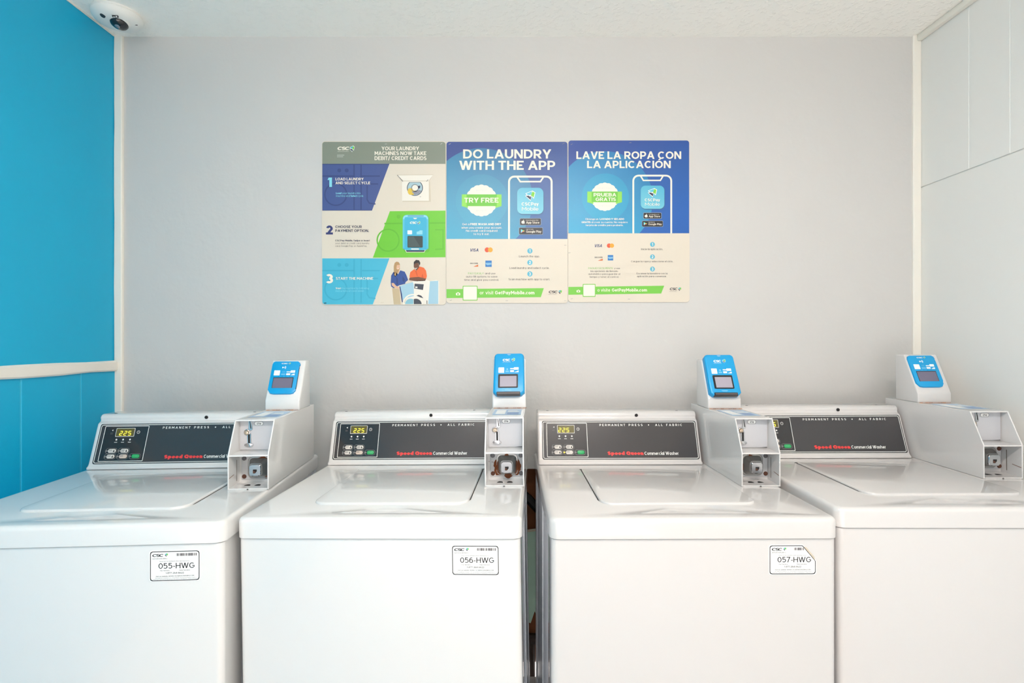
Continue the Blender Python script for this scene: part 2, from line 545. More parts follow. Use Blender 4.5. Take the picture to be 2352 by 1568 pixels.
def clip(poly, x0, y0, x1, y1):
    """clip a convex polygon to a box"""
    def cut(ps, f, inter):
        out = []
        for i in range(len(ps)):
            a, b = ps[i - 1], ps[i]
            if f(b):
                if not f(a):
                    out.append(inter(a, b))
                out.append(b)
            elif f(a):
                out.append(inter(a, b))
        return out
    def ix(X):
        return lambda a, b: (X, a[1] + (b[1] - a[1]) * (X - a[0]) / (b[0] - a[0]))
    def iy(Y):
        return lambda a, b: (a[0] + (b[0] - a[0]) * (Y - a[1]) / (b[1] - a[1]), Y)
    poly = cut(poly, lambda p: p[0] >= x0, ix(x0))
    poly = cut(poly, lambda p: p[0] <= x1, ix(x1))
    poly = cut(poly, lambda p: p[1] >= y0, iy(y0))
    return cut(poly, lambda p: p[1] <= y1, iy(y1))

def slabring(x0, y0, x1, y1, zb, zt, rc, re, nc=6, ne=4):
    """rings of a slab with rounded plan corners and a rounded top edge"""
    rs = [[Vector((x, y, zb)) for x, y in rrect(x0, y0, x1, y1, rc, nc)]]
    for i in range(ne + 1):
        a = R(90 * i / ne)
        ins = re * (1 - math.cos(a))
        z = zt - re + re * math.sin(a)
        rl = [max(0.0005, q - ins) for q in rc] if isinstance(rc, (list, tuple)) else max(0.0005, rc - ins)
        rs.append([Vector((x, y, z)) for x, y in rrect(x0 + ins, y0 + ins, x1 - ins, y1 - ins, rl, nc)])
    return rs

def tag(o, label, cat, group=None):
    o['label'] = label
    o['category'] = cat
    if group:
        o['group'] = group
    return o

def thing(name, label, cat, loc=(0, 0, 0), rot=(0, 0, 0), group=None):
    o = bpy.data.objects.new(name, None)
    COL.objects.link(o)
    o.location = loc
    o.rotation_euler = rot
    o.empty_display_size = 0.1
    return tag(o, label, cat, group)

def struct(mb, name, label, cat):
    o = mb.build(name)
    o['kind'] = 'structure'
    return tag(o, label, cat)

# ------------------------------------------------------------------ the room
T = 0.10
b = MB(); b.box((LEFT_X - T, FRONT_Y, -0.1), (RIGHT_X + T, WALL_Y + 0.3, 0), FLOORP)
struct(b, 'floor', 'grey concrete floor under the washing machines', 'floor')
b = MB(); b.box((-9, -14, -0.16), (9, FRONT_Y, -0.02), mat('pavement', (208, 206, 204), 0.9, var=(1.2, 0.05)))
struct(b, 'ground', 'pale concrete pavement outside the laundry room', 'ground')
b = MB(); b.box((LEFT_X - T, FRONT_Y, CEIL_Z), (RIGHT_X + T, WALL_Y + 0.3, CEIL_Z + 0.12), CEILP)
struct(b, 'ceiling', 'off-white ceiling with rough sprayed texture', 'ceiling')

# back wall with the broken-out opening behind the washers
OX0, OX1, OZ0, OZ1 = -0.22, 0.42, 0.06, 0.838
b = MB()
W0, W1 = LEFT_X - T, RIGHT_X + T
b.box((W0, WALL_Y, OZ1), (W1, WALL_Y + 0.012, CEIL_Z), WALLP)
b.box((W0, WALL_Y, 0), (OX0, WALL_Y + 0.012, OZ1), WALLP)
b.box((OX1, WALL_Y, 0), (W1, WALL_Y + 0.012, OZ1), WALLP)
b.box((OX0, WALL_Y, 0), (OX1, WALL_Y + 0.012, OZ0), WALLP)
b.box((OX0 - 0.05, WALL_Y + 0.012, OZ1 + 0.001), (OX1 + 0.05, WALL_Y + 0.12, OZ1 + 0.05), WOODB)
b.box((OX0 - 0.05, WALL_Y + 0.012, 0.0), (OX0 - 0.001, WALL_Y + 0.12, OZ1), WOODB)
b.box((OX1 + 0.001, WALL_Y + 0.012, 0.0), (OX1 + 0.05, WALL_Y + 0.12, OZ1), WOODB)
struct(b, 'wall_back', 'light grey painted plaster wall behind the washing machines', 'wall')
b = MB(); b.box((OX0 + 0.002, WALL_Y + 0.10, 0.062), (OX1 - 0.002, WALL_Y + 0.115, OZ1 - 0.002), WOODB)
tag(b.build('wood_panel'), 'rough brown wood boarding exposed in the wall opening between two washers', 'board')
b = MB()
gp = [(OX0 + .005, 0.262), (0.03, 0.268), (0.07, 0.255), (0.085, 0.30), (0.10, 0.262), (OX1 - .005, 0.258), (OX1 - .005, 0.640), (0.06, 0.597), (OX0 + .005, 0.56)]
F = Frame((0, WALL_Y + 0.02, 0), (1, 0, 0), (0, 0, 1))
b.slab(F, gp, GREENBD, -0.012, 0.0)
b.slab(F, [(OX0 + .005, 0.56), (0.06, 0.597), (OX1 - .005, 0.640), (OX1 - .005, 0.645), (0.06, 0.602), (OX0 + .005, 0.565)], mat('board_paper_edge', (225, 212, 190), 0.8), -0.012, 0.002)
tag(b.build('plasterboard'), 'pale green plasterboard sheet with torn lower edge, between the two middle washers', 'board')
b = MB()
b.tube([(-0.12, WALL_Y + .06, 0.93 - .1), (0.0, WALL_Y + .055, 0.76), (0.06, WALL_Y + .05, 0.715), (0.12, WALL_Y + .05, 0.65), (0.2, WALL_Y + .05, 0.55)], 0.017, RUBBER)
tag(b.build('drain_hose'), 'black hose slanting across the brown boarding between the two middle washers', 'hose')
b = MB()
b.tube([(-0.15, WALL_Y + .07, 0.165), (0.05, WALL_Y + .07, 0.17), (0.3, WALL_Y + .07, 0.165)], 0.02, mat('old_pipe', (60, 46, 40), 0.6))
b.tube([(0.075, WALL_Y + .07, 0.0), (0.075, WALL_Y + .07, 0.165)], 0.014, mat('old_pipe', (60, 46, 40)))
tag(b.build('water_pipe'), 'dark old pipe low in the wall opening between the two middle washers', 'pipe')

# left wall: blue, batten, grooved panel below
GRO = mat('blue_groove', (60, 190, 222), 0.4)
b = MB()
b.box((LEFT_X - T, FRONT_Y, 0), (LEFT_X, WALL_Y, CEIL_Z), BLUEP)
struct(b, 'wall_left', 'bright blue painted side wall', 'wall')
b = MB()
y = WALL_Y - 0.165
ys = []
while y > FRONT_Y + 0.05:
    ys.append(y); y -= 0.22
prev = WALL_Y
for y in ys + [FRONT_Y + 0.01]:
    b.box((LEFT_X, y + 0.002, 0.0), (LEFT_X + 0.0045, prev - 0.0015, 1.203), BLUEP, bev=0.0015, seg=1)
    prev = y
for y in ys:
    b.box((LEFT_X, y - 0.0016, 0.0), (LEFT_X + 0.0034, y + 0.0022, 1.203), GRO)
o = b.build('trim_1'); o['kind'] = 'structure'
tag(o, 'blue grooved panelling below the white rail of the blue wall', 'panelling')
b = MB()
prof = [(0, 1.201), (0.012, 1.201), (0.016, 1.206), (0.016, 1.234), (0.010, 1.240), (0, 1.240)]
n = 26
rs = []
for i in range(n):
    y = FRONT_Y + (WALL_Y - 0.012 - FRONT_Y) * i / (n - 1)
    w = 0.0018 * math.sin(i * 1.9) + 0.001 * math.sin(i * 4.3)
    rs.append([Vector((LEFT_X + px, y, pz + w * (1 if pz < 1.22 else -0.6))) for px, pz in prof])
b.rings(rs, TRIMP)
o = b.build('trim_2'); o['kind'] = 'structure'
tag(o, 'white horizontal rail along the blue wall', 'rail')

def strip(name, x0, x1, y0, y1, label, wob):
    mb = MB()
    n = 30
    rs = []
    for i in range(n):
        z = 0.0 + CEIL_Z * i / (n - 1)
        w = wob * (math.sin(i * 1.3) + 0.6 * math.sin(i * 3.1))
        rs.append([Vector(p) for p in ((x0 + w, y1, z), (x0 + w, y0, z), (x0 + w + 0.003, y0 - 0.003, z), (x1 - 0.003, y0 - 0.003, z), (x1, y0, z), (x1, y1, z))])
    mb.rings(rs, TRIMP)
    o = mb.build(name); o['kind'] = 'structure'
    return tag(o, label, 'trim')
strip('trim_3', LEFT_X, LEFT_X + 0.030, WALL_Y - 0.008, WALL_Y, 'cream corner strip between the blue wall and the grey wall', 0.0007)
strip('trim_4', RIGHT_X - 0.030, RIGHT_X, WALL_Y - 0.007, WALL_Y, 'cream corner strip between the two grey walls', 0.0003)
b = MB(); b.box((LEFT_X, FRONT_Y, CEIL_Z - 0.006), (LEFT_X + 0.005, WALL_Y - 0.01, CEIL_Z), TRIMP, bev=0.002)
o = b.build('trim_5'); o['kind'] = 'structure'
tag(o, 'thin white bead where the blue wall meets the ceiling', 'trim')
b = MB(); b.box((RIGHT_X - 0.020, FRONT_Y, CEIL_Z - 0.024), (RIGHT_X, WALL_Y - 0.01, CEIL_Z), TRIMP, bev=0.006)
o = b.build('trim_6'); o['kind'] = 'structure'
tag(o, 'cream strip where the grey panelled side wall meets the ceiling', 'trim')

# right wall: grooved panel above a thin open seam, flat below
b = MB()
b.box((RIGHT_X + 0.004, FRONT_Y, 0), (RIGHT_X + T, WALL_Y, CEIL_Z), WALLR)
b.box((RIGHT_X, FRONT_Y, 0), (RIGHT_X + 0.004, WALL_Y, 1.878), WALLR, bev=0.001, seg=1)
prev = WALL_Y
for y in [1.757, 1.612, 1.39, 1.17, 0.95, 0.73, 0.51, 0.29, 0.07, -0.15, -0.37, -0.59, -0.81, FRONT_Y]:
    b.box((RIGHT_X, y + 0.0012, 1.881), (RIGHT_X + 0.004, prev - 0.0012, CEIL_Z), WALLR, bev=0.001, seg=1)
    prev = y
for y in [1.757, 1.612, 1.39, 1.17, 0.95, 0.73, 0.51, 0.29, 0.07, -0.15, -0.37, -0.59, -0.81]:
    b.box((RIGHT_X + 0.0008, y - 0.0012, 1.881), (RIGHT_X + 0.004, y + 0.0012, CEIL_Z), mat('groove_paint', (240, 240, 236), 0.4))
struct(b, 'wall_right', 'pale grey panelled side wall with a thin horizontal seam', 'wall')

b = MB(); b.box((RIGHT_X + 0.005, FRONT_Y - 2.6, -0.02), (RIGHT_X + T, FRONT_Y - 0.002, 2.9), mat('sky_block_beige', (206, 190, 170), 0.8, var=(3, 0.05)))  # unseen wall added to block sky and warm the light on the right
struct(b, 'wall_sky_block', 'unseen beige wall added outside to block sky light', 'wall')

# made-up fill lamp overhead, added to brighten ceiling, walls and washers
lt = thing('fill_lamp', 'made-up strip lamp over the viewpoint, added as fill light', 'lamp', FILL_LAMP_POS)
b = MB(); b.box((-0.62, -0.09, 0.09), (0.62, 0.09, 0.14), PLASTW, bev=0.008); b.box((-0.3, -0.03, 0.0), (0.3, 0.03, 0.09), PLASTW)
b.build('housing', lt)
for yy in (-0.05, 0.05):
    b = MB(); b.tube([(-0.58, yy, 0.03), (0.58, yy, 0.03)], 0.014, mat('fill_lamp_tube', (255, 241, 230), 0.4, emit=26.0))
    b.build('tube', lt)
lamp = bpy.data.objects.new('fill_lamp_light', fill_lamp_d)
COL.objects.link(lamp)
lamp.location = (0, 0, -0.02)
lamp.parent = lt

# ------------------------------------------------------------------ logo helper
def emblem(mb, F, x0, y0, w, h, d, outline=WHITEI, a=TEALP, g=LIMEP, nv=NAVYP):
    def q(ps):
        return [(x0 + px * w, y0 + py * h) for px, py in ps]
    if outline:
        mb.poly(F, q([(-0.06, .74), (.74, 1.07), (1.08, .86), (.90, .16), (.62, .40), (.53, -.09), (-.10, .50), (.10, .54)]), outline, d)
    mb.poly(F, q([(0.04, .72), (.70, 1.0), (.60, .60), (.34, .54), (.18, .60)]), a, d + .0001)
    mb.poly(F, q([(.74, .97), (1.0, .82), (.86, .28), (.56, .54)]), g, d + .0001)
    mb.poly(F, q([(0.0, .47), (.30, .50), (.50, .36), (.62, .56), (.53, .02)]), nv, d + .0001)

# ------------------------------------------------------------------ posters (sheet units: 1/619 m)
PS = WALL_Y / 1220.0
def sheet_frame(x0, y1):
    """local frame of a sheet; units u right and v DOWN from the sheet's own top-left corner"""
    return Frame((0, 0, 0), (PS, 0, 0), (0, 0, PS))

class Sheet:
    """printing on a wall sheet with its origin in the sheet's lower-left corner"""
    def __init__(s, thing_, w, h, ox, oy):
        s.t, s.w, s.h, s.ox, s.oy = thing_, w, h, ox, oy
        s.F = Frame((0, 0, 0), (PS, 0, 0), (0, 0, PS))
    def c(s, pts):
        return [(x - s.ox, s.oy - y) for x, y in pts]
    def poly(s, mb, pts, m, d):
        mb.poly(s.F, s.c(pts), m, LAY * d)
    def text(s, mb, t, x0, x1, ybase, ytop, m, d=6, bold=0.0, shear=0.0, space=1.0):
        mb.text(s.F, t, x0 - s.ox, x1 - s.ox, s.oy - ybase, ybase - ytop, m, LAY * d, bold, shear, space)
    def stroke(s, mb, pts, w, m, d, closed=True):
        mb.stroke(s.F, s.c(pts), w, m, LAY * d, closed)
    def emblem(s, mb, x0, y0, x1, y1, d, outline=WHITEI, **k):
        emblem(mb, s.F, x0 - s.ox, s.oy - y1, x1 - x0, y1 - y0, LAY * d, outline, **k)
LAY = 0.0002

def sign(name, label, x0, y0, x1, y1):
    X = (x0 - 1176) * PS
    Z = CAM_Z - (y1 - 784) * PS
    t = thing(name, label, 'sign', (X, WALL_Y - 0.0035, Z), group='three laundry instruction signs on the wall')
    S = Sheet(t, x1 - x0, y1 - y0, x0, y1)
    mb = MB()
    n = 5
    mb.slab(S.F, rrect(0, 0, x1 - x0, y1 - y0, 7), CREAM, -0.0035, 0.0, bev=0.0008, seg=1)
    mb.build('board', t)
    return t, S

def staples(t, S, spots):
    for (x, y, a) in spots:
        mb = MB()
        dx, dy = 2.6 * math.cos(R(a)), 2.6 * math.sin(R(a))
        mb.tube([S.F.p(x - S.ox - dx, S.oy - y - dy, 0.0012), S.F.p(x - S.ox + dx, S.oy - y + dy, 0.0012)], 0.0006, mat('staple_steel', (225, 225, 225), 0.25, metal=0.7), 6)
        mb.build('staple', t)

SHADOWP = mat('print_soft_beige', (216, 204, 182), 0.4)
# ---- sheet one: three numbered steps
t, S = sign('wall_sign', 'sign with grey heading and three numbered steps, beside the two blue app signs', 740, 325, 1024.5, 700)
mb = MB()
HDR = mat('print_grey_green', (138, 146, 132), 0.4)
S.poly(mb, rrect(741, 377, 1023.5, 326.5, [0, 0, 6, 6]), HDR, 1)
hb = mb.build('heading_band', t)
mb = MB()
for s_, a0, a1, yb in (('YOUR LAUNDRY', 877, 963, 346), ('MACHINES NOW TAKE', 861, 979.5, 357), ('DEBIT/ CREDIT CARDS', 861, 980, 368.3)):
    S.text(mb, s_, a0, a1, yb, yb - 8.6, CREAMI, 3, bold=0.032)
mb.build('heading_lettering', hb)
mb = MB()
S.text(mb, 'CSC', 775, 802, 345.5, 337.5, CREAMI, 3, bold=0.05, shear=0.25, space=0.3)
S.emblem(mb, 804.5, 336, 814.5, 349, 3)
S.text(mb, 'SERVICEWORKS', 776, 801.5, 349.3, 347.4, CREAMI, 3)
S.poly(mb, [(775, 356.2), (791.5, 356), (791.5, 358), (775, 358.2)], mat('print_pale_grey', (186, 190, 180), 0.4), 3)
S.poly(mb, [(775, 360), (789, 359.8), (789, 361.6), (775, 361.8)], mat('print_pale_grey', (186, 190, 180)), 3)
mb.build('logo', hb)

def faint(mb, S, m, x0, x1, y0, y1, w=3.2, d=2):
    """big pale washer outline printed behind the words"""
    def L(ax, ay, bx, by):
        if abs(ax - bx) < 1e-6:
            p = [(ax - w / 2, ay), (ax + w / 2, ay), (ax + w / 2, by), (ax - w / 2, by)]
        else:
            p = [(ax, ay - w / 2), (bx, ay - w / 2), (bx, ay + w / 2), (ax, ay + w / 2)]
        S.poly(mb, p, m, d)
    L(x0, y0 + 28, x0 + 72, y0 + 28)
    L(x0 + 73, y0 + 2, x0 + 73, y1 - 2)
    L(x0 + 89, y0 + 2, x0 + 89, y1 - 2)
    L(x0 + 91, y0 + 28, x1 - 22, y0 + 28)
    L(x0 + 91, y0 + 46, x1 - 26, y0 + 46)
    S.stroke(mb, circ(x0 + 31, y0 + 70, 25), w, m, d)
    S.poly(mb, circ(x0 + 39, y0 + 15, 4.5, 16), m, d)
    S.poly(mb, circ(x0 + 56, y0 + 15, 4.5, 16), m, d)
    S.stroke(mb, [(x0 + 103, y0 + 50), (x0 + 103, y0 + 82), (x0 + 108, y0 + 90), (x0 + 122, y0 + 92)], w, m, d, closed=False)

mb = MB()
NV1 = mat('print_slate_blue', (70, 90, 150), 0.4)
NV2 = mat('print_slate_dark', (58, 74, 130), 0.4)
S.poly(mb, [(741, 377), (895, 377), (855, 484), (741, 484)], NV1, 1)
faint(mb, S, NV2, 741, 895, 377, 484)
S.poly(mb, [(741, 377), (895, 377), (894.3, 379), (741, 379)], NV2, 3)
S.poly(mb, [(741, 482.6), (855.5, 482.6), (855, 484), (741, 484)], NV2, 3)
p1 = mb.build('step_panel', t)
mb = MB()
CY1 = mat('ink_light_cyan', (142, 226, 242), 0.4)
S.text(mb, '1', 753, 763.5, 430, 408.5, CY1, 5, bold=0.05)
S.text(mb, 'LOAD LAUNDRY', 771.5, 836, 415, 408.8, CREAMI, 5, bold=0.03)
S.text(mb, 'AND SELECT CYCLE', 771.5, 851, 423.8, 417.6, CREAMI, 5, bold=0.03)
S.text(mb, 'Load', 772.5, 785, 446.3, 442, CY1, 5, bold=0.04)
S.text(mb, 'your laundry into', 787, 829, 446.3, 442, CY1, 5)
S.text(mb, 'machine and', 772.5, 804.5, 452.6, 448.3, CY1, 5)
S.text(mb, 'Select', 806, 821, 452.6, 448.3, CY1, 5, bold=0.04)
S.text(mb, 'cycle.', 823, 836, 452.6, 448.3, CY1, 5)
mb.build('lettering', p1)

mb = MB()
W_ = mat('print_white', (246, 240, 228), 0.4)
S.poly(mb, [(925, 417), (988, 417), (990, 464), (925, 464)], SHADOWP, 1)
S.poly(mb, [(924, 416), (985.5, 416), (985.5, 461.5), (924, 461.5)], W_, 2)
S.poly(mb, [(912, 402), (996, 401.5), (986, 417), (926, 417)], SHADOWP, 3)
S.poly(mb, [(914, 403.4), (995, 402.8), (985, 415.5), (927, 415.5)], W_, 4)
S.stroke(mb, [(913, 402.5), (926, 417.5)], 1.2, GREYI, 5, closed=False)
S.stroke(mb, [(980, 417.5), (984, 413)], 1.2, GREYI, 5, closed=False)
dr = clip(circ(953.5, 432, 18.3), 900, 419, 1000, 460)
S.poly(mb, dr, mat('print_drum_rim', (70, 78, 92), 0.4), 4)
dr = clip(circ(953.5, 432, 16.6), 900, 420, 1000, 460)
S.poly(mb, dr, mat('print_drum_blue', (176, 206, 214), 0.4), 5)
S.poly(mb, clip(circ(946, 440, 9), 937, 433, 957, 448), mat('print_yellow', (230, 196, 70), 0.4), 6)
S.poly(mb, [(946, 441), (964, 437), (969, 439), (962, 446), (953, 448)], mat('print_grey_cloth', (146, 148, 162), 0.4), 7)
S.poly(mb, circ(954, 432, 6.5, 20), W_, 8)
S.stroke(mb, circ(953.5, 432.5, 8, 20), 1.4, GREYI, 7)
S.poly(mb, [(960, 428), (966, 427), (965, 433), (962, 434)], NAVYP, 8)
S.poly(mb, [(964.5, 452), (967.5, 451.8), (967.5, 452.8), (964.5, 453)], GREYI, 5)
mb.build('open_washer_picture', t)

mb = MB()
S.text(mb, '2', 749.5, 765.5, 539, 518, mat('ink_indigo', (54, 60, 116), 0.4), 3, bold=0.05)
S.text(mb, 'CHOOSE YOUR', 771, 832, 524, 518.2, NAVYP, 3, bold=0.03)
S.text(mb, 'PAYMENT OPTION.', 771, 848, 533, 527.2, NAVYP, 3, bold=0.03)
S.text(mb, 'CSCPay Mobile, Swipe or Insert', 771, 850, 554.5, 550.8, NAVYP, 3, bold=0.03)
S.text(mb, 'your debit or credit card, laundry', 771, 849, 560.8, 557, INKG, 3)
S.text(mb, 'card, Google Pay, or ApplePay.', 771, 844, 567, 563.2, INKG, 3)
mb.build('step_lettering', t)

mb = MB()
GR1 = mat('print_green', (112, 204, 48), 0.4)
GR2 = mat('print_green_dark', (100, 190, 42), 0.4)
S.poly(mb, [(896, 485.5), (1023.5, 484), (1023.5, 591), (857, 592)], GR1, 1)
for pp in ([(884, 512), (925, 511.5), (925, 515), (883, 515.5)], [(985, 511), (1023, 510.5), (1023, 514), (985, 514.5)]):
    S.poly(mb, pp, GR2, 2)
S.stroke(mb, circ(892, 552, 25), 3.2, GR2, 2)
S.stroke(mb, [(1000, 528), (1018, 528), (1018, 572), (1000, 573)], 3.2, GR2, 2, closed=False)
S.poly(mb, circ(916, 498, 4.5, 16), GR2, 2)
gp_ = mb.build('step_panel', t)
mb = MB()
S.poly(mb, rrect(927.5, 579.5, 987, 497, 5), GR2, 3)
S.poly(mb, rrect(925.5, 572, 984.5, 494, [1, 1, 9, 9]), CYANP, 4)
S.poly(mb, [(925.5, 571), (984.5, 571), (977, 576), (933, 576)], CYANP, 4)
S.poly(mb, rrect(926.5, 504, 983.5, 494.6, [1, 1, 8, 8]), mat('print_pale_cyan', (150, 224, 240), 0.4), 5)
S.poly(mb, rrect(937, 497.6, 974, 495.4, 1), mat('print_mid_blue', (76, 148, 196), 0.4), 6)
S.poly(mb, rrect(929.5, 573.5, 980.5, 499, [2, 2, 4, 4]), mat('print_sky', (58, 184, 220), 0.4), 6)
S.poly(mb, [(949, 501), (959, 501), (956, 503.6), (952, 503.6)], CREAMI, 7)
S.text(mb, 'CSC', 941.5, 957, 514.6, 509.4, CREAMI, 7, bold=0.05, shear=0.25, space=0.3)
S.emblem(mb, 959, 509, 965.5, 516, 7)
S.poly(mb, rrect(936.5, 538.5, 947, 529.5, 1.2), STICK, 7)
S.poly(mb, [(957.5, 533), (964, 531), (964, 529.5), (971, 529.5), (971, 538.8), (957.5, 538.8)], mat('print_pale_cyan', (150, 224, 240)), 7)
S.poly(mb, rrect(936.5, 569, 971.5, 542.3, 2), mat('print_dark_screen', (50, 66, 66), 0.3), 7)
S.poly(mb, [(938, 544), (951, 544), (966, 567.5), (938, 567.5)], mat('print_screen_sheen', (70, 88, 86), 0.3), 8)
S.poly(mb, rrect(945, 573.4, 963, 571, 1), CREAMI, 8)
S.poly(mb, [(932.5, 575), (976.5, 575), (974.5, 578.5), (934.5, 578.5)], NAVYP, 7)
S.stroke(mb, [(932, 574), (934, 579.3), (975, 579.3), (977, 574)], 1.1, CREAMI, 8, closed=False)
mb.build('card_reader_picture', gp_)

mb = MB()
CB1 = mat('print_cyan_block', (72, 188, 218), 0.4)
CB2 = mat('print_cyan_dark', (60, 176, 208), 0.4)
S.poly(mb, [(741, 593.5), (895, 593.5), (857, 699), (747, 699), (742.5, 697), (741, 693)], CB1, 1)
faint(mb, S, CB2, 741, 895, 593.5, 697)
S.poly(mb, [(745, 695.3), (750.5, 695), (750.5, 696.8), (745, 697)], INKB, 3)
cp = mb.build('step_panel', t)
mb = MB()
S.text(mb, '3', 750, 766, 651, 629.3, CREAMI, 5, bold=0.05)
S.text(mb, 'START THE MACHINE', 772.5, 858, 642.5, 636.5, CREAMI, 5, bold=0.03)
S.text(mb, 'Start', 772, 784, 664, 660, CREAMI, 5, bold=0.04)
S.text(mb, 'the machine by following', 786, 848, 664, 660, CY1, 5)
S.text(mb, 'instructions on card reader.', 772, 838, 670, 666, CY1, 5)
mb.build('lettering', cp)

# printed picture of two people behind a washing machine
mb = MB()
SK1, SK2 = mat('print_skin_light', (230, 184, 152), 0.4), mat('print_skin_brown', (116, 72, 50), 0.4)
HAIR1, HAIR2 = mat('print_hair_blonde', (192, 152, 102), 0.4), mat('print_hair_black', (44, 36, 34), 0.4)
NB, OR_ = mat('print_navy_top', (44, 78, 150), 0.4), mat('print_orange_shirt', (242, 108, 48), 0.4)
NB2, OR2 = mat('print_navy_fold', (34, 60, 122), 0.4), mat('print_orange_fold', (220, 90, 38), 0.4)
PB = mat('print_pale_blue', (168, 208, 226), 0.4)
S.poly(mb, [(901, 661), (918, 664), (921, 699), (905, 699)], mat('print_khaki', (206, 186, 150), 0.4), 1)
S.poly(mb, [(907, 604), (911, 601), (916, 602), (919, 607), (919, 617), (912, 632), (908, 636), (905, 628), (905, 612)], HAIR1, 3)
S.poly(mb, circ(914.5, 612, 4.8, 20, 7.4), SK1, 4)
S.poly(mb, [(911, 617), (917, 617), (918.5, 627), (910, 627)], SK1, 2)
S.poly(mb, [(909, 606), (913, 603), (917, 604), (919, 608), (912, 609), (910.5, 619), (908.5, 628), (906.5, 626)], HAIR1, 5)
S.poly(mb, [(912.6, 616.4), (917, 615.8), (915.6, 617.8)], CREAMI, 5)
S.poly(mb, [(904, 625), (911, 626), (915, 630), (920, 621), (930, 624), (934, 632), (938, 643), (932, 648), (931, 652), (918, 655), (905, 662), (899, 658), (898, 648), (899, 633)], NB, 3)
S.poly(mb, [(911, 636), (914, 640), (915, 652), (911, 655)], NB2, 4)
S.poly(mb, [(925, 634), (931, 642), (929, 648), (925, 645)], NB2, 4)
S.poly(mb, [(907, 626), (911, 627), (910, 634), (906, 632)], HAIR1, 5)
S.poly(mb, [(900, 650), (905, 650), (910, 656), (919, 661), (916, 664), (906, 660), (901, 656)], SK1, 5)
mb.build('woman_picture', t)
mb = MB()
S.poly(mb, circ(957, 611, 6.2, 22, 8.3), SK2, 4)
S.poly(mb, [(951, 609), (951, 602), (956, 597), (963, 598), (966, 604), (964.5, 610), (961, 604), (955, 604.5)], HAIR2, 5)
S.poly(mb, [(951.5, 615), (956, 618), (959.5, 614.5), (956, 616)], CREAMI, 5)
S.poly(mb, [(955, 617), (963, 615), (964, 622), (957, 623)], SK2, 3)
S.poly(mb, [(952, 618), (957, 622), (964, 612), (974, 615), (979, 622), (981, 634), (979, 641), (965, 642), (942, 639), (941, 634), (943, 625)], OR_, 4)
S.poly(mb, [(953, 618.5), (957, 622.5), (960, 634), (958, 634), (955, 625)], OR2, 5)
S.poly(mb, [(971, 628), (974, 640), (968, 641), (969, 634)], OR2, 5)
S.poly(mb, [(941, 638), (950, 637), (962, 636), (979, 640), (977, 645), (958, 646), (940, 643.5)], SK2, 6)
mb.build('man_picture', t)
mb = MB()
S.poly(mb, [(948, 646), (982, 643), (988, 646), (1003, 643), (1009, 646), (1009, 698), (930, 698)], W_, 6)
S.poly(mb, [(918, 657), (930, 653), (949, 648), (951, 653), (951, 680), (930, 685), (924, 692), (921, 675)], PB, 7)
S.poly(mb, [(918, 658), (921, 675), (924, 694), (926, 694), (924, 676), (920, 658)], NB2, 8)
S.poly(mb, [(988, 646), (1007, 645), (1007, 698), (984, 698)], PB, 7)
S.poly(mb, [(953, 651.5), (974, 653), (972, 666), (952, 662.5)], mat('print_panel_dark', (60, 66, 78), 0.4), 8)
S.poly(mb, [(954.5, 658), (959.5, 658.4), (959.2, 662), (954.2, 661.4)], W_, 9)
S.stroke(mb, clip(circ(949, 698.5, 22), 920, 660, 980, 698), 3, CREAMI, 8, closed=False)
S.poly(mb, clip(circ(944, 699, 13), 930, 680, 950, 698.4), mat('print_glass_blue', (140, 196, 212), 0.4), 9)
S.poly(mb, clip(circ(956, 699, 13), 951, 680, 970, 698.4), mat('print_panel_dark', (60, 66, 78)), 9)
S.poly(mb, [(957, 679), (962, 677), (968, 679), (973, 685), (966, 683)], mat('print_panel_dark', (60, 66, 78)), 9)
S.poly(mb, [(980.5, 690), (982, 690), (982, 698), (980.5, 698)], mat('print_panel_dark', (60, 66, 78)), 9)
S.poly(mb, [(875, 694.5), (882, 694.3), (882, 695.3), (875, 695.5)], SHADOWP, 3)
mb.build('washing_machine_picture', t)
staples(t, S, [(887.5, 331.4, 5), (1014, 331, 25), (747, 333, -35)])

# ---- sheets two and three: the app posters
def camera_icon(S, mb, x0, y0, x1, y1, m, hole, d):
    w, h = x1 - x0, y1 - y0
    S.poly(mb, rrect(x0, y1, x1, y0 + h * .22, w * .15), m, d)
    S.poly(mb, [(x0 + w * .32, y0 + h * .24), (x0 + w * .38, y0), (x0 + w * .62, y0), (x0 + w * .68, y0 + h * .24)], m, d)
    S.poly(mb, circ((x0 + x1) / 2, y0 + h * .6, w * .2, 16), hole, d + 1)

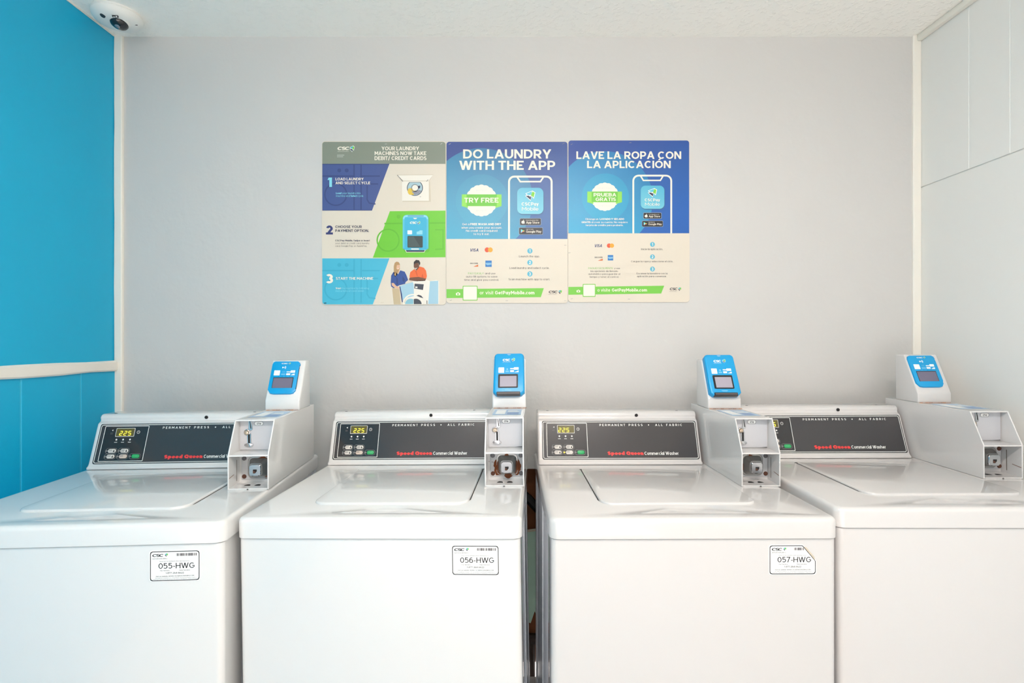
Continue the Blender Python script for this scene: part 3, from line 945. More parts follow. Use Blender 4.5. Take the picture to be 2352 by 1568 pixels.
def store_badges(t, S, a, g, topa, topg, dark, par):
    mb = MB()
    x0, y0, x1, y1 = a
    w, h = x1 - x0, y1 - y0
    S.poly(mb, rrect(x0 - .8, y1 + .8, x1 + .8, y0 - .8, 2.2), mat('badge_rim', (150, 160, 170), 0.4), 5)
    S.poly(mb, rrect(x0, y1, x1, y0, 2), dark, 6)
    cx, cy, r = x0 + w * .15, y0 + h * .58, h * .235
    S.poly(mb, circ(cx - r * .35, cy, r * .85, 18, r * 1.0), CREAMI, 7)
    S.poly(mb, circ(cx + r * .35, cy, r * .85, 18, r * 1.0), CREAMI, 7.2)
    S.poly(mb, circ(cx + r * 1.15, cy - r * .15, r * .42, 12), dark, 8)
    S.poly(mb, circ(cx + r * .25, cy - r * 1.35, r * .22, 10, r * .42), CREAMI, 8)
    S.text(mb, topa, x0 + w * .29, x0 + w * .88, y0 + h * .35, y0 + h * .17, CREAMI, 7)
    S.text(mb, 'App Store', x0 + w * .29, x0 + w * .93, y0 + h * .80, y0 + h * .43, CREAMI, 7, bold=0.02)
    mb.build('download_badge', par)
    mb = MB()
    x0, y0, x1, y1 = g
    w, h = x1 - x0, y1 - y0
    S.poly(mb, rrect(x0 - .8, y1 + .8, x1 + .8, y0 - .8, 2.2), mat('badge_rim', (150, 160, 170)), 5)
    S.poly(mb, rrect(x0, y1, x1, y0, 2), dark, 6)
    ax, ay, bx, by = x0 + w * .07, y0 + h * .2, x0 + w * .24, y0 + h * .80
    my = (ay + by) / 2
    S.poly(mb, [(ax, ay), (ax + (bx - ax) * .5, my), (ax, by)], mat('play_blue', (120, 210, 240), 0.4), 7)
    S.poly(mb, [(ax, ay), (ax + (bx - ax) * .7, ay + (my - ay) * .7), (ax + (bx - ax) * .5, my)], mat('play_green', (110, 210, 120), 0.4), 7)
    S.poly(mb, [(ax, by), (ax + (bx - ax) * .7, by + (my - by) * .7), (ax + (bx - ax) * .5, my)], mat('play_red', (226, 80, 80), 0.4), 7)
    S.poly(mb, [(bx, my), (ax + (bx - ax) * .7, ay + (my - ay) * .7), (ax + (bx - ax) * .5, my), (ax + (bx - ax) * .7, by + (my - by) * .7)], mat('play_yellow', (240, 200, 70), 0.4), 7)
    S.text(mb, topg, x0 + w * .30, x0 + w * .60, y0 + h * .32, y0 + h * .16, CREAMI, 7)
    S.text(mb, 'Google Play', x0 + w * .30, x0 + w * .95, y0 + h * .76, y0 + h * .40, CREAMI, 7, bold=0.02)
    mb.build('download_badge', par)

def app_sign(label, box, split, blues, circle, inner, title, phone, icon, badge, ribbon, words, small, stores, pays, left_words, steps, bar, qr, cam_ic, url, logo, stap):
    x0, y0, x1, y1 = box
    t, S = sign('wall_sign', label, *box)
    h = y1 - y0
    mb = MB()
    up = (y1 - split) * PS
    gm = print_gradient('print_blue_field', blues[0], (0.25, -0.97), (-h * PS * 0.9, -up * 0.9))
    gc = print_gradient('print_teal_disc', blues[1], (-0.45, -0.9), (-(x1 - x0) * PS * .45 - h * PS * .8, -up * 0.95))
    gi = print_gradient('print_inner_disc', blues[2], (-0.3, -0.95), (-(x1 - x0) * PS * .3 - h * PS * .7, -up))
    S.poly(mb, rrect(x0 + .8, split, x1 - .8, y0 + .8, [0, 0, 6.4, 6.4]), gm, 1)
    S.poly(mb, clip(circ(*circle, n=90), x0 + .8, y0 + 2, x1 - .8, split), gc, 2)
    S.poly(mb, clip(circ(*inner, n=70), x0 + .8, y0 + 2, x1 - .8, split), gi, 3)
    field = mb.build('blue_field', t)
    mb = MB()
    for (s_, a, b_, yb, yt) in title:
        S.text(mb, s_, a, b_, yb, yt, CREAMI, 7, bold=0.035)
    mb.build('heading_lettering', field)
    # phone outline with notch
    mb = MB()
    a, b_, top, w, n0, n1, n2, n3, ny = phone
    pts = [(a + w / 2, split)] + [(a + w / 2 + 12 - 12 * math.cos(R(q)), top + w / 2 + 12 - 12 * math.sin(R(q))) for q in range(0, 91, 15)]
    pts += [(b_ - w / 2 - 12 + 12 * math.sin(R(q)), top + w / 2 + 12 - 12 * math.cos(R(q))) for q in range(0, 91, 15)] + [(b_ - w / 2, split)]
    S.stroke(mb, pts, w, CREAMI, 4, closed=False)
    S.stroke(mb, [(n0, top + w * .8), (n1, ny), (n2, ny), (n3, top + w * .8)], w * .8, CREAMI, 4.5, closed=False)
    ph = mb.build('phone_outline', field)
    mb = MB()
    ix0, iy0, ix1, iy1 = icon
    iw, ih = ix1 - ix0, iy1 - iy0
    S.poly(mb, rrect(ix0 + 1, iy1 + 2, ix1 + 1.5, iy0 + 1, iw * .2), mat('print_icon_shade', (52, 104, 150), 0.4), 5)
    S.poly(mb, rrect(ix0, iy1, ix1, iy0, iw * .2, 8), print_gradient('print_icon', [(0, (82, 184, 216)), (1, (142, 222, 232))], (-0.3, -0.95), (-h * PS * .85, -h * PS * .55)), 6)
    S.emblem(mb, ix0 + iw * .33, iy0 + ih * .13, ix0 + iw * .67, iy0 + ih * .47, 7, a=CYANP)
    S.text(mb, 'CSCPay', ix0 + iw * .17, ix0 + iw * .82, iy0 + ih * .68, iy0 + ih * .555, CREAMI, 8, bold=0.03)
    S.text(mb, 'Mobile', ix0 + iw * .18, ix0 + iw * .81, iy0 + ih * .87, iy0 + ih * .735, CREAMI, 8)
    mb.build('app_icon', field)
    # scalloped bonus badge
    mb = MB()
    cx, cy, r = badge
    sc = []
    for i in range(160):
        q = 2 * math.pi * i / 160
        rr_ = r * (0.955 + 0.045 * abs(math.cos(q * 9)) ** 0.8)
        sc.append((cx + rr_ * math.sin(q), cy - rr_ * math.cos(q)))
    S.poly(mb, sc, CREAMI, 4)
    bd = mb.build('badge', field)
    mb = MB()
    rx0, ry0, rx1, ry1, rin = ribbon
    RB, RBL = mat('print_ribbon', (110, 200, 62), 0.4), mat('print_ribbon_light', (146, 224, 84), 0.4)
    S.poly(mb, [(rx0, ry0), (rx0 + 14, ry0), (rx0 + 14, ry1 + 4), (rx0, ry1)], RBL, 5)
    S.poly(mb, [(rx1 - 14, ry0), (rx1, ry0), (rx1, ry1), (rx1 - 14, ry1 + 4)], RBL, 5)
    S.poly(mb, [(rx0 + rin, ry0), (rx1 - rin, ry0), (rx1 - rin, ry1), (rx0 + rin, ry1)], RB, 6)
    for (s_, a, b_, yb, yt) in words:
        S.text(mb, s_, a, b_, yb, yt, CREAMI, 8, bold=0.035)
    for (s_, a, b_, yb, yt) in small[0]:
        S.text(mb, s_, a, b_, yb, yt, mat('print_pale_bluegrey', (200, 214, 214), 0.4), 6, space=1.3)
    mb.build('ribbon', bd)
    mb = MB()
    for (s_, a, b_, yb, yt, bo) in small[1]:
        S.text(mb, s_, a, b_, yb, yt, CREAMI, 6, bold=0.045 if bo else 0.012)
    mb.build('offer_lettering', field)
    store_badges(t, S, *stores, field)
    # lower cream half
    mb = MB()
    vx0, vx1, vy, mx, my, mr, dy0, ax0, ay0, ax1, ay1 = pays
    S.text(mb, 'VISA', vx0, vx1, vy, vy - 7, mat('visa_navy', (36, 58, 112), 0.4), 2, bold=0.035, shear=0.22)
    mb.build('payment_mark', t)
    mb = MB()
    S.poly(mb, circ(mx, my, mr, 24), mat('card_red', (232, 84, 46), 0.4), 2)
    S.poly(mb, circ(mx + mr * 1.3, my, mr, 24), mat('card_orange', (246, 168, 48), 0.4), 3)
    mb.build('payment_mark', t)
    mb = MB()
    S.text(mb, 'DISCOVER', vx0 + 1, vx0 + 19, dy0, dy0 - 2.8, INKB, 2, bold=0.03)
    S.poly(mb, [(vx0 + 8, dy0 + 6.3), (vx0 + 19.5, dy0 + 1.5), (vx0 + 19.5, dy0 + 6)], mat('card_rust', (226, 112, 44), 0.4), 2)
    mb.build('payment_mark', t)
    mb = MB()
    S.poly(mb, [(ax0, ay0), (ax1, ay0), (ax1, ay1), (ax0, ay1)], mat('card_blue', (26, 122, 198), 0.4), 2)
    S.poly(mb, [(ax0 + .6, ay0 + (ay1 - ay0) * .35), (ax1 - .6, ay0 + (ay1 - ay0) * .35), (ax1 - .6, ay0 + (ay1 - ay0) * .65), (ax0 + (ax1 - ax0) * .3, ay0 + (ay1 - ay0) * .75), (ax0 + .6, ay0 + (ay1 - ay0) * .55)], mat('card_paleblue', (130, 190, 226), 0.4), 3)
    mb.build('payment_mark', t)
    mb = MB()
    for (s_, a, b_, yb, yt, m_) in left_words:
        S.text(mb, s_, a, b_, yb, yt, m_, 2, bold=0.012)
    mb.build('payment_lettering', t)
    for k, (cx, cy, r, lines) in enumerate(steps):
        mb = MB()
        S.poly(mb, circ(cx, cy, r, 28), mat('step_disc_blue', (92, 186, 212), 0.4), 2)
        S.text(mb, str(k + 1), cx - r * (.22 if k == 0 else .36), cx + r * (.22 if k == 0 else .36), cy + r * .6, cy - r * .62, CREAMI, 3, bold=0.03)
        for (s_, a, b_, yb, yt) in lines:
            S.text(mb, s_, a, b_, yb, yt, INKG, 2, bold=0.012)
        mb.build('step_text', t)
    mb = MB()
    GB = mat('print_bar_green', (122, 206, 72), 0.4)
    S.poly(mb, bar, GB, 1)
    br = mb.build('web_address_bar', t)
    mb = MB()
    camera_icon(S, mb, *cam_ic, CREAMI, GB, 3)
    S.text(mb, url[0], url[1], url[2], url[5], url[6], CREAMI, 3, bold=0.012)
    S.text(mb, 'GetPayMobile.com', url[3], url[4], url[5], url[6], CREAMI, 3, bold=0.035)
    mb.build('lettering', br)
    mb = MB()
    S.poly(mb, rrect(qr[0], qr[3], qr[2], qr[1], 1.5), GB, 4)
    S.poly(mb, rrect(qr[0] + 1.6, qr[3] - 1.6, qr[2] - 1.6, qr[1] + 1.6, 1), CREAMI, 5)
    mb.build('blank_square', br)
    mb = MB()
    lx0, lx1, ly, ex0, ey0, ex1, ey1 = logo
    S.text(mb, 'CSC', lx0, lx1, ly, ly - 6, INKG, 2, bold=0.05, shear=0.22, space=0.3)
    S.emblem(mb, ex0, ey0, ex1, ey1, 2, outline=None)
    S.text(mb, 'SERVICEWORKS', lx0, lx1 - 1, ly + 3.4, ly + 2.0, INKG, 2)
    mb.build('logo', t)
    staples(t, S, stap)
    return t

app_sign('blue sign headed DO LAUNDRY WITH THE APP, between the other two signs', (1025, 325.5, 1304, 696), 549,
         ([(0, (52, 78, 148)), (0.5, (54, 92, 158)), (1, (54, 108, 170))], [(0, (48, 106, 160)), (1, (68, 174, 208))], [(0, (58, 142, 182)), (1, (68, 176, 208))]),
         (1105, 460, 119), (1107, 461, 60),
         [('DO LAUNDRY', 1064, 1266, 365, 344), ('WITH THE APP', 1055, 1275, 391, 370)],
         (1167, 1269, 404, 4.4, 1188, 1195, 1241, 1248, 417.8), (1188, 432, 1248, 492), (1106, 461, 36.5), (1061, 447, 1152, 474, 11),
         [('TRY FREE', 1066.5, 1145, 466, 454.8)],
         ([('BONUS', 1094.5, 1118.5, 440, 436), ('BONUS', 1094.5, 1118.5, 486.2, 482.2)],
          [('Get a', 1062, 1078.5, 517.6, 513, 0), ('FREE WASH AND DRY', 1080.5, 1151, 517.6, 513, 1), ('when you create your account.', 1060, 1153, 525.4, 521, 0),
           ('No credit card required', 1070.5, 1142.5, 532.6, 528, 0), ('to try it out.', 1088, 1124, 540, 535.4, 0)]),
         ((1194.5, 502.5, 1242, 517), (1192.5, 523.5, 1246, 538.5), 'Download on the', 'GET IT ON', mat('badge_charcoal', (40, 42, 48), 0.4)),
         (1079, 1099, 578, 1119, 574, 5.6, 606.4, 1115, 598.6, 1129.5, 613),
         [('PAY EASILY', 1075.5, 1111.5, 630, 625.8, mat('print_green_text', (128, 190, 84), 0.4)), ('and use', 1114, 1138, 630, 625.8, INKG),
          ('auto-fill options to save', 1070.5, 1142.5, 637.4, 633.2, INKG), ('time and give you control.', 1066.5, 1145.5, 644.8, 640.6, INKG)],
         [(1217, 576.5, 6, [('Launch the app.', 1192, 1239.5, 591, 586.6)]), (1217, 603, 6, [('Load laundry and select cycle.', 1170, 1261.5, 617.6, 613.2)]),
          (1217, 629.2, 6, [('Scan machine with app to start.', 1168, 1263, 643.6, 639.2)])],
         [(1025.8, 664), (1249, 661.7), (1242, 682.4), (1025.8, 684.5)], (1063, 656.5, 1097, 690), (1047.5, 671, 1057.2, 678.2),
         ('or visit', 1102, 1133, 1137, 1227.5, 676, 668.2), (1259.5, 1279.5, 673.4, 1282, 666, 1290.5, 675.6),
         [(1033.5, 331.5, 25), (1294, 330.6, 25), (1036, 689.5, 15), (1164, 690.5, 0), (1298, 563.5, 0), (1298, 690.6, 0)])

app_sign('blue sign headed LAVE LA ROPA CON LA APLICACIÓN, beside the English app sign', (1304.5, 322.5, 1583, 694), 536,
         ([(0, (44, 78, 158)), (0.5, (34, 94, 172)), (1, (24, 98, 184))], [(0, (32, 112, 176)), (1, (42, 170, 214))], [(0, (36, 152, 198)), (1, (26, 174, 214))]),
         (1388, 459, 111), (1390, 453, 54),
         [('LAVE LA ROPA CON', 1323.5, 1564, 366, 348.6), ('LA APLICACIÓN', 1348, 1540, 387, 370)],
         (1452, 1543, 402, 4.0, 1471, 1477, 1516, 1522, 415), (1471, 427, 1525, 480), (1388.7, 452.4, 32.5), (1348.5, 440.5, 1428, 465, 10),
         [('PRUEBA', 1363, 1415, 452, 444), ('GRATIS', 1367.5, 1414, 462.4, 454.4)],
         ([('BENEFICIOS', 1373, 1404, 434.6, 431.2), ('BENEFICIOS', 1373, 1404, 474.6, 471.2)],
          [('Obtenga un', 1344, 1374, 505.6, 501.4, 0), ('LAVADO Y SECADO', 1377, 1433, 505.6, 501.4, 1), ('GRATIS', 1335.5, 1356, 512.8, 508.6, 1),
           ('al crear su cuenta. No requiere', 1358, 1441, 512.8, 508.6, 0), ('tarjeta de crédito para probarlo.', 1345, 1431, 519.6, 515.4, 0)]),
         ((1477.5, 489.5, 1518, 502.2), (1474.5, 508, 1521.5, 520.6), 'Consíguelo en el', 'DISPONIBLE EN', mat('badge_black', (22, 24, 28), 0.4)),
         (1364.5, 1382, 568, 1398.5, 564.4, 5, 592.6, 1395.5, 586, 1408, 598.2),
         [('PAGUE FÁCILMENTE', 1351, 1407.5, 618, 614.2, mat('print_green_text', (128, 190, 84))), ('y use', 1410.5, 1423.5, 618, 614.2, INKG),
          ('las opciones de llenado', 1356, 1419, 624.6, 620.8, INKG), ('automático para guardar el', 1351, 1424, 631.2, 627.4, INKG), ('tiempo y tener el control.', 1353.5, 1421, 637.8, 634, INKG)],
         [(1498, 561.5, 5.5, [('Inicie la aplicación.', 1472, 1522, 574.4, 570.2)]), (1498, 590, 5.5, [('Cargue la ropa y seleccione el ciclo.', 1449, 1545, 602.4, 598.4)]),
          (1498, 618, 5.5, [('Escanee la lavadora con la', 1461.5, 1532.5, 630, 626), ('aplicación para comenzar.', 1462.5, 1531, 636.6, 632.6)])],
         [(1305.3, 659), (1525, 656.2), (1518, 674), (1305.3, 677)], (1338, 652.4, 1367.5, 681.5), (1324, 665.2, 1332.4, 671.4),
         ('o visite', 1372, 1401, 1405, 1485.5, 669.6, 662.4), (1537, 1554.5, 666.6, 1556.5, 659.8, 1564, 668.4),
         [(1312.5, 332.5, 35), (1447, 328.6, 0), (1313, 686, 15), (1444, 687, 0), (1307.5, 581, 0)])

# ------------------------------------------------------------------ ceiling security camera
t = thing('security_camera', 'white round security camera on the ceiling in the corner by the blue wall', 'camera', (-1.362, 1.833, CEIL_Z))
b = MB()
b.lathe([(0.0735, 0.0), (0.0740, -0.005), (0.0722, -0.0065), (0.0722, -0.008), (0.0742, -0.0095), (0.0725, -0.019), (0.066, -0.028), (0.052, -0.0345), (0.032, -0.0380), (0.0, -0.0388)][::-1], PLASTW, n=64)
b.build('housing', t)
b = MB()
Ml = Matrix.Translation((0.014, -0.010, -0.0368)) @ Euler((R(-13), R(4), 0)).to_matrix().to_4x4()
b.lathe([(0.0305, 0.007), (0.0305, -0.0005), (0.0285, -0.0020), (0.0270, -0.0015)][::-1], PLASTW, Ml, 40)
b.build('lens_ring', t)
b = MB()
b.lathe([(0.0272, 0.004), (0.0268, -0.005), (0.0230, -0.0115), (0.015, -0.0165), (0.0, -0.0185)][::-1], GLASSD, Ml, 40)
lens = b.build('lens', t)
b = MB()
b.lathe([(0.0080, -0.012), (0.0080, -0.0185), (0.005, -0.0205), (0.0, -0.0210)][::-1], mat('lens_glass', (150, 148, 156), 0.12, metal=0.5), Ml @ Euler((R(-14), 0, 0)).to_matrix().to_4x4(), 24)
b.build('lens_glass', lens)
b = MB()
b.lathe([(0.0078, 0.004), (0.0078, -0.0020), (0.0, -0.0030)][::-1], mat('sensor_window', (52, 58, 62), 0.2), Matrix.Translation((-0.014, -0.047, -0.0340)) @ Euler((R(-26), R(8), 0)).to_matrix().to_4x4(), 20)
b.build('sensor_window', t)
Fl = Frame(Vector((0.026, -0.044, -0.0350)), Vector((0.93, 0.30, 0.20)), Vector((0.22, -0.80, 0.40)).normalized())
b = MB()
b.slab(Fl, rrect(-0.009, -0.004, 0.009, 0.004, 0.0006, 1), BEZEL, -0.002, 0.0018)
b.poly(Fl, [(-0.0075, -0.0026), (-0.001, -0.0026), (-0.001, 0.0004), (-0.0075, 0.0004)], WHITEI, 0.0020)
b.poly(Fl, [(0.001, -0.0026), (0.003, -0.0026), (0.0072, 0.0026), (0.001, 0.0026)], WHITEI, 0.0020)
b.build('badge', t)
b = MB()
b.slab(Frame((0.056, 0.010, -0.0315), Vector((0.8, 0.5, 0.1)), Vector((0.4, -0.6, 0.45))), rrect(-0.006, -0.0012, 0.006, 0.0012, 0.001, 2), BEZEL, -0.003, 0.0012)
b.build('slot', t)

# ------------------------------------------------------------------ washing machines
TOP = 0.915
def seven(mb, F, x, y, w, h, ch, m, d):
    th = w * 0.20
    sh = 0.12
    seg = {'a': [(.12, 1), (.95, 1), (.80, .88), (.28, .88)], 'b': [(1, .96), (1, .54), (.84, .60), (.84, .84)], 'c': [(1, .46), (1, .04), (.84, .16), (.84, .40)],
           'd': [(.12, 0), (.95, 0), (.80, .12), (.28, .12)], 'e': [(.05, .46), (.05, .04), (.22, .16), (.22, .40)], 'f': [(.05, .96), (.05, .54), (.22, .60), (.22, .84)],
           'g': [(.12, .50), (.26, .57), (.82, .57), (.95, .50), (.82, .43), (.26, .43)]}
    on = {'2': 'abged', '5': 'afgcd'}[ch]
    for k in on:
        mb.poly(F, [(x + w * (px + sh * py), y + h * py) for px, py in seg[k]], m, d)

def apply_bool(o, cutter):
    md = o.modifiers.new('cut', 'BOOLEAN')
    md.operation = 'DIFFERENCE'
    md.solver = 'EXACT'
    md.object = cutter
    dg = bpy.context.evaluated_depsgraph_get()
    me = bpy.data.meshes.new_from_object(o.evaluated_get(dg))
    o.modifiers.clear()
    old = o.data
    o.data = me
    bpy.data.meshes.remove(old)
    bpy.data.objects.remove(cutter)

def service_label(par, code, torn):
    F = Frame((0.1685, 0.0037, 0.7885), (0.1035, 0, 0), (0, 0, 0.0645))
    mb = MB()
    if code == '057':
        out = rrect(0, 0, 1, 1, 0.0, 4)
        out = [(0.05, 0.0), (0.95, 0), (0.985, .02), (1, .07), (1, .45), (0.985, .49), (0.735, .97), (0.71, 1.0), (0.05, 1.0), (0.015, .98), (0, .93), (0, .07), (0.015, .02)]
    else:
        out = [(0.05, 0.0), (0.95, 0), (0.985, .02), (1, .08), (1, .92), (0.985, .98), (0.95, 1.0), (0.05, 1.0), (0.015, .98), (0, .92), (0, .08), (0.015, .02)]
    grow = [(0.5 + (x - .5) * 1.035, 0.5 + (y - .5) * 1.05) for x, y in out]
    mb.slab(F, grow, STICK, -0.0004, 0.0003)
    lab = mb.build('service_label', par)
    lab['label'] = 'white sticker with black border reading %s-HWG' % code
    mb = MB()
    n = len(out)
    # border (frame units are anisotropic: build as inner and outer outline)
    inn = [(0.5 + (x - .5) * (1 - .030), 0.5 + (y - .5) * (1 - .048)) for x, y in out]
    for i in range(n):
        j = (i + 1) % n
        if code == '056' and i == 4:
            # small gap in the border
            def mixp(p, q, t_): return (p[0] + (q[0] - p[0]) * t_, p[1] + (q[1] - p[1]) * t_)
        mb.poly(F, [out[i], out[j], inn[j], inn[i]], INKB, 0.0005)
    if code == '057':
        mb.poly(F, [(0.742, .955), (0.985, .49), (0.975, .60), (0.80, .93)], SHADOWP, 0.0004)
    mb.build('border', lab)
    mb = MB()
    mb.text(F, 'CSC', .04, .262, .82, .092, INKB, .0006, bold=0.035, shear=0.15, space=0.3)
    emblem(mb, F, .295, .815, .068, .118, .0006, None)
    mb.text(F, 'SERVICEWORKS', .045, .35, .735, .042, INKG, .0006)
    random.seed(3)
    x = .53
    end = .745 if code == '057' else .945
    while x < end:
        w = random.choice((.006, .010, .016))
        mb.poly(F, [(x, .832), (x + w, .832), (x + w, .922), (x, .922)], mat('barcode_grey', (84, 78, 82), 0.5), .0006)
        x += w + random.choice((.004, .006, .012))
    mb.text(F, 'Please use this machine ID when reporting service:', .19, .80, .648, .026, INKB, .0006)
    mb.text(F, code + '-HWG', .172, .90, .415, .185, INKB, .0006, bold=0.012)
    mb.text(F, 'For Service:', .205, .395, .335, .032, INKB, .0006, bold=0.01)
    mb.text(F, 'Para Servicio:', .59, .81, .335, .032, INKB, .0006, bold=0.01)
    mb.text(F, '1-877-264-6622', .315, .685, .235, .056, INKB, .0006, bold=0.012)
    mb.text(F, 'Visit our website: WWW.CSCSERVICEWORKS.COM', .115, .89, .142, .034, INKB, .0006, bold=0.01)
    mb.text(F, 'This equipment is leased to CSC ServiceWorks. Any questions please contact', .10, .91, .090, .022, INKB, .0006)
    mb.text(F, 'equipment is operated as described by the owner or management of these premises', .06, .95, .048, .020, INKB, .0006)
    mb.build('lettering', lab)

def console(par, E, dim):
    X0 = -0.320
    bp = [(0.513, TOP + 0.0005), (0.514, TOP + 0.008), (0.5225, TOP + 0.0135), (0.566, TOP + 0.1365), (0.5745, TOP + 0.1395), (0.5780, TOP + 0.1430), (0.5765, TOP + 0.151), (0.578, TOP + 0.158), (0.586, TOP + 0.163), (0.66, TOP + 0.163), (0.66, TOP + 0.0005)]
    mb = MB()
    mb.prism(bp, X0, X0 + 0.528, E, bev=0.0065, seg=3)
    con = mb.build('control_console', par, sharp=50)
    k = (0.566 - 0.5225) / 0.123
    F = Frame((X0, 0.5225 - 0.0135 * k, TOP), (1, 0, 0), (0, k, 1))
    # black fascia
    mb = MB()
    u0, u1, h0, h1 = 0.0135, 0.5205, 0.0155, 0.1335
    mb.slab(F, rrect(u0, h0, u1, h1, 0.006), BLACKP, -0.001, 0.0008)
    fas = mb.build('fascia', con)
    fas['label'] = 'black fascia with white outline'
    mb = MB()
    mb.stroke(F, rrect(u0 + .0038, h0 + .0035, u1 - .0038, h1 - .0035, 0.005), 0.0017, WHITEI, 0.0011)
    mb.stroke(F, rrect(0.0295, 0.0235, 0.1605, 0.1262, 0.001, 1), 0.0016, WHITEI, 0.0012)
    for s_, a, c in (('PERMANENT', .2031, .2875), ('PRESS', .299, .3449), ('ALL', .3861, .411), ('FABRIC', .4227, .4745)):
        mb.text(F, s_, a, c, .1172, .0066, WHITEI, .0012, bold=0.020, space=2.1)
    mb.poly(F, circ(.3646, .1205, .0019, 14), WHITEI, .0012)
    mb.text(F, 'Speed', .2240, .2795, .0290, .0108, REDI, .0012, bold=0.085)
    mb.text(F, 'Queen', .2845, .3400, .0290, .0108, REDI, .0012, bold=0.085)
    mb.text(F, 'Commercial', .3435, .4075, .0290, .0098, WHITEI, .0012, bold=0.022)
    mb.text(F, 'Washer', .4115, .4532, .0290, .0098, WHITEI, .0012, bold=0.022)
    mb.build('lettering', fas)
    if not dim:
        pass
    # control module
    mb = MB()
    mb.poly(F, rrect(0.0302, 0.0242, 0.1598, 0.1255, 0.001, 1), BLACKC, 0.0010)
    mb.poly(F, [(.0505, .1140), (.0545, .1166), (.0545, .1114)], LEDM, .0014)
    mb.poly(F, rrect(.0475, .1062, .0555, .1069, .0002, 1), GREYI, .0014)
    mb.poly(F, rrect(.0475, .1030, .0555, .1037, .0002, 1), GREYI, .0014)
    mb.stroke(F, circ(.1318, .108, .0042, 20), .0010, LEDM, .0014)
    mb.stroke(F, [(.1318, .1105), (.1318, .1080), (.1335, .1072)], .0007, LEDM, .0014, closed=False)
    for u in (.0700, .0902, .1108):
        mb.poly(F, circ(u, .0862, .0026, 14), LEDM, .0014)
        mb.poly(F, rrect(u - .0048, .0777, u + .0042, .0791, .0004, 1), LEDM, .0014)
    cm = mb.build('control_module', con)
    mb = MB()
    mb.slab(F, rrect(.0640, .0950, .1205, .1203, .002), LEDM, 0.0010, 0.0016)
    mb.slab(F, rrect(.0652, .0962, .1193, .1191, .0016), AMBER, 0.0010, 0.0018)
    dx = .0665 if dim == 'left' else .0745
    for i, ch in enumerate('225'):
        seven(mb, F, dx + i * .0130, .0985, .0095, .0132, ch, DIGIT, .0020)
    mb.build('display', con)['label'] = 'amber display reading 225'
    for i, (u, v, m_) in enumerate(((.0622, .0533, BTN), (.0994, .0533, BTN), (.0616, .0370, BTN), (.0987, .0370, BTNT if dim != 'left' else BTN), (.1358, .0370, GREENB))):
        mb = MB()
        mb.stroke(F, rrect(u - .0172, v - .0076, u + .0172, v + .0076, .0074, 6), .0010, GREYI, .0014)
        mb.poly(F, circ(u - .0142, v, .0030, 12), mat('indicator_amber', (226, 206, 70), 0.4) if (dim == 'left' and i == 3) else GREYI, .0015)
        mb.slab(F, rrect(u - .0095, v - .0055, u + .0140, v + .0055, .0052, 6), m_, 0.0010, 0.0028, bev=0.0006)
        if m_ is not GREENB:
            for q in range(3 if i == 1 else 2):
                mb.poly(F, [(u - .007, v + .0022 - q * .0026), (u + .003, v + .0022 - q * .0026), (u + .003, v + .0034 - q * .0026), (u - .007, v + .0034 - q * .0026)], GREYI, .0030)
            if i != 3:
                mb.poly(F, circ(u + .0085, v - .0012, .0022, 12), INKB, .0030)
                mb.poly(F, [(u + .0072, v), (u + .0098, v), (u + .0085, v + .0042)], INKB, .0030)
        else:
            mb.text(F, 'START', u - .005, u + .009, v - .0012, .003, mat('green_ink_light', (120, 214, 160), 0.4), .0030)
        mb.build('button', con)
    mb = MB()
    Mh = Matrix.Translation((X0 + .3284, 0.5755, TOP + .1505)) @ Euler((R(75), 0, 0)).to_matrix().to_4x4()
    mb.lathe([(0.0052, -0.002), (0.0052, 0.0012), (0.0040, 0.0018), (0.0, 0.0018)], HOLE, Mh, 20)
    mb.build('screw_plug', con)
    for sx in (0.035, 0.470):
        mb = MB()
        mb.lathe([(0.0042, -0.001), (0.0042, 0.0008), (0.0, 0.0014)], BOLT, Matrix.Translation((X0 + sx, 0.60, TOP + .163)), 14)
        mb.build('screw', con)
    return con

def rust_ring(mb, F, cu, cv, r0, r1, arcs, seed, d):
    random.seed(seed)
    for a0, a1 in arcs:
        n = max(4, int((a1 - a0) / 7))
        inner, outer = [], []
        for i in range(n + 1):
            a = R(a0 + (a1 - a0) * i / n)
            e = max(0.0, math.sin(math.pi * i / n)) ** 0.5
            sq = 1 / max(abs(math.cos(a)), abs(math.sin(a))) ** 0.55
            ro = (r0 + (r1 - r0) * e * random.uniform(.72, 1.12)) * sq
            ri = r0 * 0.96 * sq
            inner.append((cu + ri * math.cos(a), cv + ri * math.sin(a)))
            outer.append((cu + ro * math.cos(a), cv + ro * math.sin(a)))
        for i in range(n):
            mb.poly(F, [inner[i], outer[i], outer[i + 1], inner[i + 1]], RUST, d)
        for _ in range(n // 2):
            a = R(random.uniform(a0, a1))
            r = r1 * random.uniform(1.0, 1.35)
            if .013 < cv + r * math.sin(a) < .082 and .006 < cu + r * math.cos(a) < .098:
                mb.poly(F, circ(cu + r * math.cos(a), cv + r * math.sin(a), random.uniform(.0005, .0012), 6), RUST, d)

